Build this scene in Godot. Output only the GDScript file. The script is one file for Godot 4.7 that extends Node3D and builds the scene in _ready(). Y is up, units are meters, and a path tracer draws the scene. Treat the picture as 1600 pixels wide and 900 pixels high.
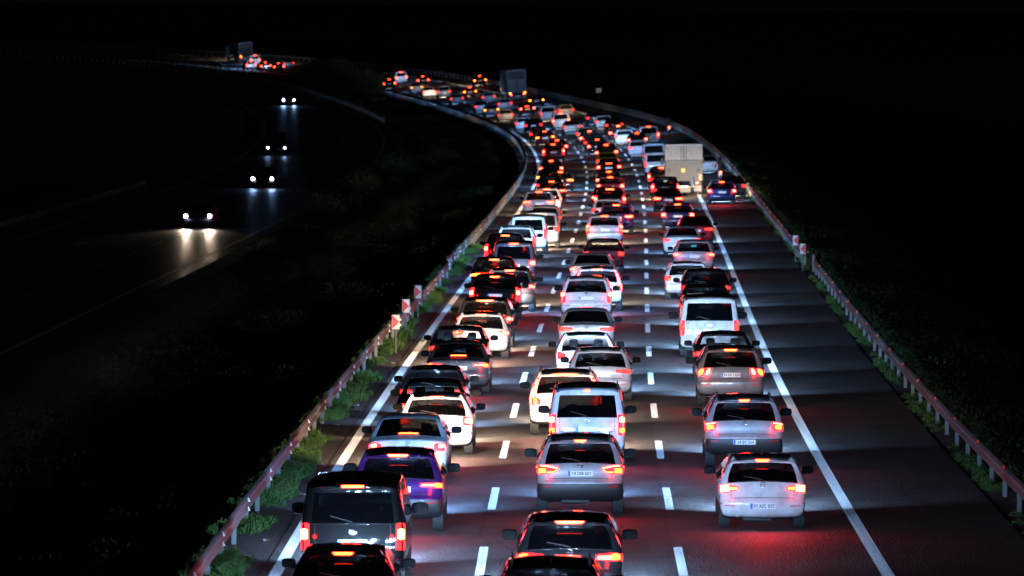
extends Node3D
# A motorway at night seen from a bridge through a long lens: three lanes of queuing traffic that bend to the left.
# Distances along the road are s (metres, growing away from the camera), offsets to the right of the middle lane's centre are u.

const ROAD_X := [0.996, 1.089, 1.250, 1.478, 1.771, 2.125, 2.529, 2.968, 3.428, 3.896, 4.366, 4.830, 5.283, 5.719, 6.135, 6.527, 6.893, 7.226, 7.508, 7.717, 7.830, 7.827, 7.696, 7.428, 7.013, 6.442, 5.719, 4.846, 3.829, 2.671, 1.381, -0.034, -1.565, -3.210, -4.983, -6.905, -8.998, -11.283, -13.801, -16.589, -19.691, -23.140, -26.958, -31.159, -35.760, -40.774, -46.217, -52.102, -58.442, -65.250, -72.538, -80.316, -88.588, -97.355, -106.618, -116.378, -126.634, -137.386, -148.631, -160.367, -172.589, -185.294, -198.475, -212.127, -226.241, -240.808, -255.820, -271.265, -287.132, -303.406]
const ROAD_Z := [60.000, 80.000, 99.999, 119.998, 139.996, 159.993, 179.988, 199.984, 219.978, 239.973, 259.967, 279.962, 299.957, 319.952, 339.948, 359.944, 379.941, 399.938, 419.936, 439.935, 459.934, 479.934, 499.934, 519.932, 539.928, 559.919, 579.906, 599.887, 619.861, 639.828, 659.786, 679.736, 699.677, 719.609, 739.531, 759.438, 779.328, 799.197, 819.038, 838.842, 858.600, 878.300, 897.932, 917.486, 936.949, 956.310, 975.554, 994.669, 1013.637, 1032.442, 1051.066, 1069.491, 1087.700, 1105.675, 1123.400, 1140.856, 1158.025, 1174.888, 1191.427, 1207.621, 1223.451, 1238.896, 1253.937, 1268.552, 1282.721, 1296.423, 1309.637, 1322.342, 1334.517, 1346.140]
const ROAD_Y := [0.142, 0.155, 0.169, 0.182, 0.196, 0.213, 0.240, 0.285, 0.337, 0.383, 0.414, 0.438, 0.471, 0.522, 0.584, 0.653, 0.728, 0.813, 0.920, 1.063, 1.235, 1.438, 1.682, 1.946, 2.194, 2.406, 2.594, 2.774, 2.949, 3.128, 3.327, 3.560, 3.818, 4.089, 4.372, 4.669, 4.991, 5.348, 5.730, 6.119, 6.511, 6.905, 7.300, 7.698, 8.099, 8.503, 8.907, 9.312, 9.716, 10.121, 10.525, 10.929, 11.334, 11.738, 12.143, 12.547, 12.951, 13.356, 13.760, 14.165, 14.569, 14.973, 15.378, 15.782, 16.187, 16.591, 16.995, 17.400, 17.804, 18.209]
const ROAD_TURN := [0.00293, 0.00637, 0.00973, 0.01302, 0.01624, 0.01907, 0.02119, 0.02260, 0.02331, 0.02351, 0.02340, 0.02299, 0.02226, 0.02131, 0.02022, 0.01898, 0.01759, 0.01558, 0.01246, 0.00823, 0.00289, -0.00325, -0.00989, -0.01701, -0.02463, -0.03239, -0.03995, -0.04730, -0.05446, -0.06130, -0.06775, -0.07379, -0.07942, -0.08537, -0.09235, -0.10036, -0.10941, -0.12001, -0.13269, -0.14744, -0.16426, -0.18255, -0.20171, -0.22173, -0.24262, -0.26438, -0.28699, -0.31048, -0.33483, -0.36004, -0.38612, -0.41284, -0.44000, -0.46760, -0.49562, -0.52408, -0.55297, -0.58229, -0.61204, -0.64223, -0.67285, -0.70390, -0.73539, -0.76730, -0.79965, -0.83244, -0.86565, -0.89930, -0.93338, -0.96789]
const BANK_MOST := 0.0758

const VEHICLES := [
	["hatchback", "hatch", 30.8, -3.93, "black", 2, "std", "n", "black hatchback cut off by the bottom edge in the left lane", "cars queuing in the left lane", {}],
	["passenger_van", "van", 39.2, -4.08, "black", 2, "vert", "n", "black passenger van with tinted rear window, nearest van in the left lane", "cars queuing in the left lane", {"plate": "34 ENF 167", "emblem": 1}],
	["sport_utility", "suv", 51.2, -3.65, "violet", 2, "slim", "b", "violet crossover just ahead of the black van", "cars queuing in the left lane", {"third": 0.35, "refl": 1, "clad": 1}],
	["sedan", "sedan", 64.2, -3.86, "white", 2, "round", "w", "white sedan with round red lamps ahead of the violet crossover", "cars queuing in the left lane", {"emblem": 1}],
	["hatchback", "hatch", 72.8, -3.46, "white", 2, "block", "w", "white hatchback right ahead of the white sedan with round lamps", "cars queuing in the left lane", {"emblem": 0}],
	["sedan", "sedan", 78.2, -3.73, "black", 2, "std", "n", "black sedan with red-lit rear window behind the white hatchback", "cars queuing in the left lane", {"clear": 1}],
	["hatchback", "hatch", 84.5, -3.88, "black", 1, "std", "n", "black hatchback hidden up to its roof, ahead of the red-windowed sedan", "cars queuing in the left lane", {}],
	["sedan", "sedan", 96.8, -3.59, "grey", 2, "slim", "n", "grey fastback with low brake lamp and clean dark rear window", "cars queuing in the left lane", {"emblem": 1}],
	["hatchback", "hatch", 106, -3.84, "black", 1, "std", "w", "black hatchback with a glowing red windscreen view, ahead of the grey fastback", "cars queuing in the left lane", {"clear": 1}],
	["hatchback", "hatch", 115.2, -3.41, "silver", 2, "std", "w", "silver hatchback with its bright right half sticking out of the left lane queue", "cars queuing in the left lane", {}],
	["sport_utility", "suv", 121.8, -3.45, "charcoal", 2, "std", "n", "charcoal sport utility with a wide bright brake bar over its window", "cars queuing in the left lane", {"third": 0.5}],
	["sport_utility", "suv", 140.8, -3.61, "black", 2, "vert", "n", "black sport utility with upright lamps behind the orange light bar", "cars queuing in the left lane", {}],
	["sport_utility", "suv", 146.5, -3.2, "brown", 2, "std", "w", "brown sport utility half hidden on the lane dashes side, its flank lit", "cars queuing in the left lane", {}],
	["sport_utility", "suv", 157, -4.06, "black", 2, "bar", "b", "black sport utility with an orange light bar across its whole tail", "cars queuing in the left lane", {"amber": 1}],
	["delivery_van", "kombi", 169.2, -3.58, "grey", 2, "block", "b", "grey-blue family van with a broad dark rear window", "cars queuing in the left lane", {}],
	["sport_utility", "suv", 185, -4.32, "black", 2, "vert", "n", "black sport utility with one bright left lamp near the guardrail end", "cars queuing in the left lane", {}],
	["sport_utility", "suv", 195.8, -4.1, "white", 1, "vert", "n", "white sport utility showing only its pale roof arch", "cars queuing in the left lane", {}],
	["delivery_van", "kombi", 206, -3.73, "white", 1, "vert", "w", "white delivery van between the pale roof arch and the grey van", "cars queuing in the left lane", {}],
	["delivery_van", "kombi", 213, -3.25, "slate", 1, "block", "w", "slate grey delivery van, foremost of the three vans in the left lane", "cars queuing in the left lane", {}],
	["hatchback", "hatch", 236.5, -3.48, "silver", 1, "std", "n", "silver hatchback peeking out right of the slate grey van", "cars queuing in the left lane", {}],
	["sport_utility", "suv", 261, -4.2, "silver", 2, "slim", "w", "silver sport utility straddling the shade, its tail warmly lit", "cars queuing in the left lane", {}],
	["hatchback", "hatch", 272.8, -3.93, "white", 2, "block", "w", "white hatchback half behind the warmly lit silver sport utility", "cars queuing in the left lane", {}],
	["hatchback", "hatch", 291.5, -3.87, "black", 2, "slim", "n", "black hatchback with a wide pink right lamp", "cars queuing in the left lane", {}],
	["hatchback", "hatch", 305.2, -4.2, "black", 1, "block", "w", "black hatchback with a lone white-hot left lamp beside the edge line", "cars queuing in the left lane", {}],
	["hatchback", "hatch", 319.2, -3.58, "charcoal", 2, "slim", "b", "charcoal hatchback leaning to the dashes with an orange right lamp", "cars queuing in the left lane", {"amber": 1}],
	["sedan", "sedan", 329.2, -4.43, "black", 1, "block", "n", "black sedan with an amber left lamp on the inside of the bend", "cars queuing in the left lane", {"amber": 1}],
	["hatchback", "hatch", 356.8, -4.51, "black", 2, "block", "b", "black hatchback with only its right lamp showing at the bend", "cars queuing in the left lane", {}],
	["sport_utility", "suv", 407.8, -4.31, "maroon", 2, "vert", "n", "maroon sport utility with tall bright lamps at the bend", "cars queuing in the left lane", {}],
	["hatchback", "hatch", 427.5, -3.78, "black", 2, "block", "n", "black hatchback ahead of the maroon sport utility", "cars queuing in the left lane", {}],
	["hatchback", "hatch", 461.5, -4.24, "maroon", 2, "std", "w", "maroon hatchback with orange-hot lamps on the bend", "cars queuing in the left lane", {"amber": 1}],
	["hatchback", "hatch", 475.5, -4.49, "black", 1, "block", "n", "black hatchback left of the maroon one on the bend", "cars queuing in the left lane", {}],
	["sedan", "sedan", 511, -3.81, "black", 1, "block", "b", "black sedan with a bluish number plate in the left lane of the bend", "cars queuing in the left lane", {}],
	["hatchback", "hatch", 522.5, -4.35, "silver", 1, "block", "n", "silver hatchback clipped by the black sedan with the bluish plate", "cars queuing in the left lane", {}],
	["hatchback", "hatch", 568.2, -4.02, "beige", 1, "block", "w", "beige hatchback lit warm near the far inner rail", "cars queuing in the left lane", {}],
	["hatchback", "hatch", 597.8, -3.87, "blue", 1, "block", "b", "blue hatchback with amber lamps near the far inner rail", "cars queuing in the left lane", {"amber": 1}],
	["sedan", "sedan", 618, -3.68, "silver", 1, "std", "b", "silver sedan half hidden by the blue hatchback with amber lamps", "cars queuing in the left lane", {}],
	["hatchback", "hatch", 664.5, -3.45, "silver", 1, "block", "b", "silver hatchback beyond the gap on the far inner rail", "cars queuing in the left lane", {}],
	["delivery_van", "kombi", 698.5, -2.34, "beige", 1, "block", "w", "beige delivery van in the distant left lane", "cars queuing in the left lane", {}],
	["sedan", "sedan", 709.2, -3.49, "white", 1, "std", "b", "white sedan in the distance, second white tail from the far left", "cars queuing in the left lane", {}],
	["sedan", "sedan", 733.5, -2.9, "white", 1, "std", "b", "white sedan with amber lamps in the distance ahead of the other", "cars queuing in the left lane", {"amber": 1}],
	["sport_utility", "suv", 757.5, -4.32, "black", 2, "block", "n", "black sport utility farthest left on the long queue", "cars queuing in the left lane", {}],
	["sport_utility", "suv", 26.5, -0.53, "black", 1, "std", "n", "black car roof with rails cut off by the bottom edge in the middle lane", "cars queuing in the middle lane", {"rails": 1, "third": 0}],
	["sport_utility", "suv", 35.2, -0.22, "charcoal", 2, "wide", "n", "dark grey sport utility with a long red brake bar, in the middle lane", "cars queuing in the middle lane", {"emblem": 1, "third": 0.42}],
	["sport_utility", "suv", 55.5, -0.01, "silver", 2, "boomerang", "b", "silver sport utility with boomerang lamps and a black lower bumper", "cars queuing in the middle lane", {"plate": "14 DM 081", "emblem": 1, "clad": 1, "third": 0.2, "rails": 1}],
	["delivery_van", "kombi", 70, 0.13, "white", 2, "double", "w", "white panel-sided family van with twin stacked lamps and a big rear window", "cars queuing in the middle lane", {"emblem": 0, "rails": 1, "third": 0.1}],
	["sport_utility", "suv", 79.8, -0.43, "white", 2, "hook", "w", "white sport utility with tall hooked lamps climbing its pillars", "cars queuing in the middle lane", {"rails": 1, "third": 0.55, "refl": 1}],
	["hatchback", "hatch", 93.8, 0.42, "silverblue", 1, "slim", "n", "pale blue hatchback beside the tall hooked lamps", "cars queuing in the middle lane", {"refl": 1}],
	["hatchback", "hatch", 102.2, -0.03, "white", 1, "round", "n", "white hatchback with a see-through cabin and headrests", "cars queuing in the middle lane", {"clear": 1, "third": 0}],
	["sedan", "sedan", 117.5, -0.12, "silver", 1, "wide", "n", "silver sedan with pale lamps ahead of the see-through white hatchback", "cars queuing in the middle lane", {"third": 0, "emblem": 1}],
	["sport_utility", "suv", 138.8, -0.3, "white", 2, "pillar", "b", "white sport utility with a broad plain white tailgate, hiding another white one", "cars queuing in the middle lane", {"emblem": 1, "third": 0}],
	["sport_utility", "suv", 147.5, 0.04, "white", 2, "hook", "w", "white sport utility hidden behind another, only its right flank showing", "cars queuing in the middle lane", {}],
	["sedan", "sedan", 165.8, -0.33, "silver", 2, "std", "b", "silver sedan with a bright band of reflections on its boot", "cars queuing in the middle lane", {"third": 0, "emblem": 1}],
	["sedan", "sedan", 183, 0.01, "maroon", 1, "block", "n", "maroon boxy sedan with two headrests against a bright windscreen", "cars queuing in the middle lane", {"clear": 1, "third": 0}],
	["people_carrier", "mpv", 214.5, -0.17, "silver", 2, "double", "w", "silver people carrier with stacked lamps in the middle lane", "cars queuing in the middle lane", {}],
	["sport_utility", "suv", 234.2, 0.33, "violetdark", 2, "wide", "w", "dark violet sport utility pulled to the right of the people carrier", "cars queuing in the middle lane", {}],
	["hatchback", "hatch", 250, -0.19, "silver", 1, "block", "n", "silver hatchback hidden by the people carrier but for its left lamp", "cars queuing in the middle lane", {}],
	["sedan", "sedan", 276, -0.39, "black", 2, "block", "n", "black sedan glowing red with a pale spoiler line", "cars queuing in the middle lane", {}],
	["sport_utility", "suv", 267.2, -0.15, "black", 2, "vert", "n", "black sport utility with a long orange brake bar", "cars queuing in the middle lane", {"third": 0.42}],
	["hatchback", "hatch", 302.2, -0.19, "maroon", 2, "block", "n", "maroon hatchback with a pair of blazing left lamps", "cars queuing in the middle lane", {}],
	["hatchback", "hatch", 317.8, -0.29, "black", 2, "block", "n", "black hatchback with a pale spoiler ahead of the blazing pair", "cars queuing in the middle lane", {}],
	["sedan", "sedan", 355.5, -0.23, "black", 2, "block", "w", "black sedan tucked close behind the yellow taxi", "cars queuing in the middle lane", {}],
	["sedan", "sedan", 375, -0.21, "yellow", 1, "block", "w", "yellow taxi in the middle lane at the start of the bend", "cars queuing in the middle lane", {}],
	["sport_utility", "suv", 396.2, -0.07, "black", 2, "block", "b", "black sport utility with a pale bar ahead of the yellow taxi", "cars queuing in the middle lane", {}],
	["hatchback", "hatch", 421.8, -0.39, "black", 2, "block", "n", "black hatchback with two bright round lamps on the bend", "cars queuing in the middle lane", {}],
	["hatchback", "hatch", 434.5, -0.45, "charcoal", 1, "block", "n", "charcoal hatchback squeezed between two dark cars on the bend", "cars queuing in the middle lane", {}],
	["sport_utility", "suv", 445, -0.54, "black", 2, "block", "n", "black sport utility with a high red brake lamp on the bend", "cars queuing in the middle lane", {}],
	["hatchback", "hatch", 464, -0.41, "silver", 1, "block", "n", "silver hatchback with an orange left lamp left of the high brake lamp", "cars queuing in the middle lane", {}],
	["sedan", "sedan", 492, -0.69, "silver", 1, "block", "b", "silver sedan with a bright bumper in the middle of the bend", "cars queuing in the middle lane", {}],
	["delivery_van", "kombi", 514.8, -0.8, "white", 2, "vert", "n", "white delivery van with a pale roof frame on the bend", "cars queuing in the middle lane", {}],
	["delivery_van", "kombi", 553, -0.14, "white", 1, "vert", "w", "white delivery van left of the one with a pale roof frame", "cars queuing in the middle lane", {}],
	["sedan", "sedan", 590.8, -0.13, "black", 2, "block", "b", "black sedan with a shining bluish boot beyond the bend", "cars queuing in the middle lane", {}],
	["hatchback", "hatch", 622.8, -0.54, "silverblue", 1, "block", "b", "pale blue hatchback below the far lorry", "cars queuing in the middle lane", {}],
	["hatchback", "hatch", 661, 0.38, "white", 1, "block", "b", "white estate car left of the far lorry", "cars queuing in the middle lane", {"rails": 1}],
	["hatchback", "hatch", 693.8, 0.74, "maroon", 2, "block", "w", "maroon hatchback with a blazing amber left lamp far away", "cars queuing in the middle lane", {"amber": 1}],
	["sport_utility", "suv", 740.5, 6.92, "black", 2, "block", "w", "black sport utility with twin amber lamps just left of the far lorry", "cars queuing in the middle lane", {"amber": 1}],
	["hatchback", "hatch", 764.5, 1.43, "black", 2, "block", "n", "black hatchback alone in the far outer lane with a red triangle of lamps", "cars queuing in the middle lane", {}],
	["delivery_van", "kombi", 781.5, 0.3, "white", 2, "block", "b", "white delivery van far away beside the farthest black sport utility", "cars queuing in the middle lane", {}],
	["hatchback", "hatch", 52, 3.65, "white", 2, "lshape", "n", "white hatchback nearest in the right lane, exhaust tip on the left", "cars queuing in the right lane", {"plate": "01 AZC 037", "emblem": 1, "platelow": 1, "third": 0.25, "refl": 1, "exhaust": 1}],
	["sport_utility", "suv", 69.2, 3.77, "silver", 2, "opel", "n", "silver crossover with its plate low in a black bumper panel", "cars queuing in the right lane", {"plate": "34 BC 554", "emblem": 1, "platelow": 1, "third": 0.2, "clad": 1, "rails": 1}],
	["sport_utility", "suv", 91.5, 3.96, "greyblue", 2, "claw", "n", "grey sport utility with claw-shaped twin lamps", "cars queuing in the right lane", {"plate": "34 GR 2420", "third": 0.3, "refl": 1}],
	["hatchback", "hatch", 103, 3.99, "black", 1, "std", "n", "black hatchback with a see-through cabin in front of the white van", "cars queuing in the right lane", {"clear": 1, "third": 0}],
	["passenger_van", "van", 116, 3.77, "offwhite", 1, "vert", "n", "off-white square van with a wide black rear window in the right lane", "cars queuing in the right lane", {"emblem": 1, "third": 0, "refl": 1}],
	["sport_utility", "suv", 132.2, 3.86, "black", 1, "std", "n", "black people carrier directly ahead of the off-white van", "cars queuing in the right lane", {"emblem": 1, "third": 0}],
	["sport_utility", "suv", 145.8, 4.02, "black", 1, "std", "n", "black car second ahead of the off-white van, one red dot lit", "cars queuing in the right lane", {"third": 0}],
	["hatchback", "hatch", 156.8, 3.44, "silver", 1, "block", "n", "silver estate car drifting left beside the black people carriers", "cars queuing in the right lane", {"third": 0}],
	["hatchback", "hatch", 181.8, 3.92, "silverpink", 2, "std", "n", "silver hatchback with a turquoise sticker in its rear window", "cars queuing in the right lane", {"third": 0, "emblem": 1, "sticker": 1}],
	["sedan", "sedan", 200.5, 3.55, "white", 1, "std", "b", "white sedan left behind the red one", "cars queuing in the right lane", {"third": 0}],
	["sedan", "sedan", 216.8, 4.33, "red", 1, "wide", "n", "red sedan touching the right edge line", "cars queuing in the right lane", {}],
	["hatchback", "hatch", 241.2, 3.61, "navy", 2, "block", "n", "navy hatchback with a bright plate and brake lamp, left of the red sedan", "cars queuing in the right lane", {}],
	["sedan", "sedan", 273, 3.3, "charcoal", 2, "wide", "n", "charcoal sedan with wide red lamps at the foot of the lorry", "cars queuing in the right lane", {"third": 0}],
	["people_carrier", "mpv", 294, 3.3, "black", 2, "vert", "w", "black people carrier with a yellow window sticker left of the lorry", "cars queuing in the right lane", {"third": 0, "sticker": 2}],
	["sport_utility", "suv", 320, 3.27, "black", 2, "vert", "n", "black sport utility squeezed behind the white minibus", "cars queuing in the right lane", {}],
	["delivery_van", "kombi", 355, 3.29, "white", 1, "vert", "n", "white minibus with large side windows left of the lorry", "cars queuing in the right lane", {}],
	["passenger_van", "van", 379, 3.48, "skyblue", 0, "vert", "n", "sky blue tall van above the minibus roof", "cars queuing in the right lane", {"third": 0}],
	["hatchback", "hatch", 409.2, 2.79, "white", 1, "wide", "n", "white hatchback left of the sky blue van", "cars queuing in the right lane", {}],
	["hatchback", "hatch", 433.2, 3.35, "black", 2, "block", "n", "black hatchback with three blazing brake lamps behind the white van", "cars queuing in the right lane", {}],
	["delivery_van", "kombi", 439, 4.6, "white", 2, "vert", "b", "white delivery van with a rounded roof in the right lane of the bend", "cars queuing in the right lane", {}],
	["hatchback", "hatch", 445.5, 2.6, "white", 1, "block", "w", "white hatchback with paired lamps left of the blazing brake lamps", "cars queuing in the right lane", {}],
	["sport_utility", "suv", 455, 2.4, "black", 2, "block", "n", "black sport utility with a high lamp in the right lane of the bend", "cars queuing in the right lane", {}],
	["sedan", "sedan", 487.5, 3.26, "black", 1, "block", "b", "black sedan with glints on its boot in the right lane of the bend", "cars queuing in the right lane", {}],
	["hatchback", "hatch", 502.8, 2.98, "beige", 1, "block", "w", "beige hatchback lit warm in the right lane of the bend", "cars queuing in the right lane", {}],
	["sedan", "sedan", 523, 3.14, "navy", 1, "block", "b", "navy sedan with a bluish plate in the right lane of the bend", "cars queuing in the right lane", {}],
	["hatchback", "hatch", 568.8, 2.85, "beige", 1, "block", "w", "beige hatchback alone in the outer lane right of the far vans", "cars queuing in the right lane", {}],
	["sport_utility", "suv", 622.5, 3.31, "charcoal", 1, "block", "b", "charcoal sport utility with amber lamps right below the far lorry", "cars queuing in the right lane", {"amber": 1}],
	["hatchback", "hatch", 289.2, 6.78, "navy", 2, "block", "n", "navy hatchback creeping along the hard shoulder beside the lorry", "vehicles on the hard shoulder", {}],
	["sedan", "sedan", 300, 7.63, "charcoal", 1, "block", "w", "charcoal sedan hugging the right rail ahead of the navy hatchback", "vehicles on the hard shoulder", {}],
	["sedan", "sedan", 355.2, 7.08, "white", 1, "block", "n", "white sedan on the hard shoulder peeking out right of the lorry", "vehicles on the hard shoulder", {}],
	["hatchback", "hatch", 18.8, 3.6, "silver", 0, "std", "n", "silver hatchback following in the right lane outside the frame", "cars following below the frame", {}],
	["hatchback", "hatch", 8.2, -0.2, "white", 0, "std", "n", "white hatchback following in the middle lane outside the frame", "cars following below the frame", {}],
	["hatchback", "hatch", 6, -3.9, "grey", 0, "std", "n", "grey hatchback following in the left lane outside the frame", "cars following below the frame", {}],
	["delivery_van", "kombi", 914, 0.2, "white", 2, "block", "b", "white delivery van in the farthest cluster of lights", "cars in the farthest cluster of lights", {}],
	["hatchback", "hatch", 886, -4.2, "black", 2, "block", "n", "left of two black hatchbacks at the front of the farthest cluster", "cars in the farthest cluster of lights", {}],
	["hatchback", "hatch", 878, -3.6, "black", 2, "block", "n", "right of two black hatchbacks at the front of the farthest cluster", "cars in the farthest cluster of lights", {}],
	["sedan", "sedan", 890, 0.6, "silver", 1, "block", "w", "silver sedan at the right end of the farthest cluster", "cars in the farthest cluster of lights", {}],
	["hatchback", "hatch", 897, -4.4, "silver", 2, "block", "b", "silver hatchback at the left end of the farthest cluster", "cars in the farthest cluster of lights", {}],
]

const LANE := 3.75
const CAMERA_HEIGHT := 9.6

var mats := {}
var shapes := {}
var taken := {}
var rng := RandomNumberGenerator.new()


func _ready() -> void:
	rng.seed = 7
	# --- camera, sky, moonlight, exposure
	var cam := Camera3D.new()
	cam.name = "camera"
	var lens := CameraAttributesPhysical.new()
	lens.frustum_focal_length = 233.0
	lens.frustum_focus_distance = 135.0
	lens.exposure_aperture = 3.6
	lens.frustum_near = 0.5
	lens.frustum_far = 6000.0
	cam.attributes = lens
	add_child(cam)
	cam.current = true
	cam.keep_aspect = Camera3D.KEEP_HEIGHT
	cam.fov = rad_to_deg(2.0 * atan(450.0 / 8745.0))
	cam.near = 0.5
	cam.far = 6000.0
	cam.position = Vector3(0, CAMERA_HEIGHT, 0)
	cam.rotation.x = -atan(355.0 / 8745.0)
	var env := Environment.new()
	var sky_material := ProceduralSkyMaterial.new()
	sky_material.sky_top_color = Color(0.30, 0.28, 0.34)
	sky_material.sky_horizon_color = Color(0.36, 0.30, 0.33)
	sky_material.ground_bottom_color = Color(0.2, 0.2, 0.2)
	sky_material.ground_horizon_color = Color(0.3, 0.26, 0.28)
	sky_material.sky_energy_multiplier = 1.0
	env.sky = Sky.new()
	env.sky.sky_material = sky_material
	env.background_mode = Environment.BG_SKY
	env.background_energy_multiplier = 0.012
	env.tonemap_mode = Environment.TONE_MAPPER_LINEAR
	env.tonemap_exposure = 1.0
	env.sdfgi_enabled = true
	env.ssao_enabled = true
	env.ssil_enabled = true
	var world := WorldEnvironment.new()
	world.name = "night_environment"
	world.environment = env
	add_child(world)
	var moon := DirectionalLight3D.new()
	moon.name = "moon"
	moon.light_energy = 0.002
	moon.light_color = Color(0.8, 0.88, 1.0)
	moon.light_angular_distance = 0.5
	moon.rotation_degrees = Vector3(-50, 35, 0)
	moon.shadow_enabled = true
	add_child(moon)

	make_materials()
	make_shapes()
	build_ground()
	build_road()
	build_rails()
	build_signs()
	for row in VEHICLES:
		build_car(row)
	build_oncoming()
	build_trucks()
	build_motorcycles()
	build_plants()
	build_litter()


# ------------------------------------------------------------------ the road's course

func table(t: Array, s: float) -> float:
	var k := clampf(s / 20.0, 0.0, t.size() - 1.001)
	var i := int(k)
	if s < 0.0:
		return lerpf(t[0], t[1], s / 20.0)
	var f := k - i
	return cubic_interpolate(t[i], t[i + 1], t[maxi(i - 1, 0)], t[mini(i + 2, t.size() - 1)], f)


func bank(s: float) -> float:
	return BANK_MOST * clampf((s - 280.0) / 170.0, 0.0, 1.0)


func at(s: float, u: float, h := 0.0) -> Vector3:
	var turn := table(ROAD_TURN, s)
	return Vector3(table(ROAD_X, s) + u * cos(turn), table(ROAD_Y, s) + u * bank(s) + h, -(table(ROAD_Z, s) - u * sin(turn)))


func ground(s: float, u: float) -> float:
	# height of the land: the banked roadway, a shallow median, the level second carriageway, rising land outside
	var e := table(ROAD_Y, s)
	var b := bank(s)
	if u > 10.0:
		return e + 10.0 * b - 0.32 * minf(u - 10.0, 12.0) + 0.12 * clampf(u - 30.0, 0.0, 90.0) + 0.4 * sin(s * 0.05 + u * 0.2) * clampf((u - 12.0) / 10.0, 0.0, 1.0)
	if u > -7.2:
		return e + u * b
	if u > -17.5:
		var k := (-7.2 - u) / 10.3
		return lerpf(e - 7.2 * b, e - 0.25, k) - 2.3 * sin(k * PI)
	if u > -33.5:
		return e - 0.25
	return e - 0.25 + 0.10 * minf(-33.5 - u, 80.0) + 0.4 * sin(s * 0.04 - u * 0.15) * clampf((-u - 36.0) / 10.0, 0.0, 1.0)


func on_ground(s: float, u: float, h := 0.0) -> Vector3:
	var p := at(s, u)
	p.y = ground(s, u) + h
	return p


func road_frame(s: float, u: float, flat := false) -> Basis:
	var turn := table(ROAD_TURN, s)
	var right := Vector3(cos(turn), 0.0 if flat else bank(s), sin(turn)).normalized()
	var slope := (table(ROAD_Y, s + 2.0) - table(ROAD_Y, s - 2.0)) / 4.0 + (0.0 if flat else u * (bank(s + 2.0) - bank(s - 2.0)) / 4.0)
	var back := -Vector3(sin(turn), slope, -cos(turn)).normalized()
	var up := back.cross(right).normalized()
	return Basis(up.cross(back).normalized(), up, back)


# ------------------------------------------------------------------ meshes and things

func numbered(called: String) -> String:
	var n: int = taken.get(called, 0)
	taken[called] = n + 1
	return called if n == 0 else "%s_%03d" % [called, n]


func thing(called: String, label: String, category: String, group := "", place := Transform3D()) -> Node3D:
	var o := Node3D.new()
	o.name = numbered(called)
	add_child(o)
	o.transform = place
	tag(o, label, category, group)
	return o


func tag(o: Node, label: String, category: String, group := "", kind := "") -> void:
	if label:
		o.set_meta("label", label)
	if category:
		o.set_meta("category", category)
	if group:
		o.set_meta("group", group)
	if kind:
		o.set_meta("kind", kind)


func part(parent: Node, called: String, mesh: Mesh, material: Material, place := Transform3D()) -> MeshInstance3D:
	var o := MeshInstance3D.new()
	o.name = numbered(called) if parent == self else called
	o.mesh = mesh
	o.material_override = material
	o.transform = place
	parent.add_child(o, true)
	return o


func structure(called: String, mesh: Mesh, material: Material) -> MeshInstance3D:
	var o := part(self, called, mesh, material)
	o.set_meta("kind", "structure")
	return o


# Commits triangles with smooth normals. «outward» turns the faces: a Vector3 to face, or null for away from the middle.
func commit(v: PackedVector3Array, idx: PackedInt32Array, outward = null, uv := PackedVector2Array()) -> ArrayMesh:
	var n := PackedVector3Array()
	n.resize(v.size())
	var middle := Vector3.ZERO
	for p in v:
		middle += p
	middle /= maxf(v.size(), 1)
	var sign_sum := 0.0
	for k in range(0, idx.size(), 3):
		var a := v[idx[k]]
		var b := v[idx[k + 1]]
		var c := v[idx[k + 2]]
		var f := (c - a).cross(b - a)
		for m in 3:
			n[idx[k + m]] += f
		sign_sum += f.dot(outward if outward != null else (a + b + c) / 3.0 - middle)
	if sign_sum < 0.0:
		for k in range(0, idx.size(), 3):
			var t := idx[k + 1]
			idx[k + 1] = idx[k + 2]
			idx[k + 2] = t
		for k in n.size():
			n[k] = -n[k]
	for k in n.size():
		n[k] = n[k].normalized() if n[k].length_squared() > 1e-20 else Vector3.UP
	var arrays := []
	arrays.resize(Mesh.ARRAY_MAX)
	arrays[Mesh.ARRAY_VERTEX] = v
	arrays[Mesh.ARRAY_NORMAL] = n
	if uv.size() == v.size():
		arrays[Mesh.ARRAY_TEX_UV] = uv
	arrays[Mesh.ARRAY_INDEX] = idx
	var mesh := ArrayMesh.new()
	mesh.add_surface_from_arrays(Mesh.PRIMITIVE_TRIANGLES, arrays)
	return mesh


# A grid of points, rows x columns, as one smooth sheet (closed round the columns if asked).
func sheet(points: PackedVector3Array, columns: int, outward = null, closed := false) -> ArrayMesh:
	var idx := PackedInt32Array()
	var rows := points.size() / columns
	for r in rows - 1:
		for c in (columns if closed else columns - 1):
			var d := (c + 1) % columns
			idx.append_array([r * columns + c, r * columns + d, (r + 1) * columns + d, r * columns + c, (r + 1) * columns + d, (r + 1) * columns + c])
	return commit(points, idx, outward)


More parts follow.
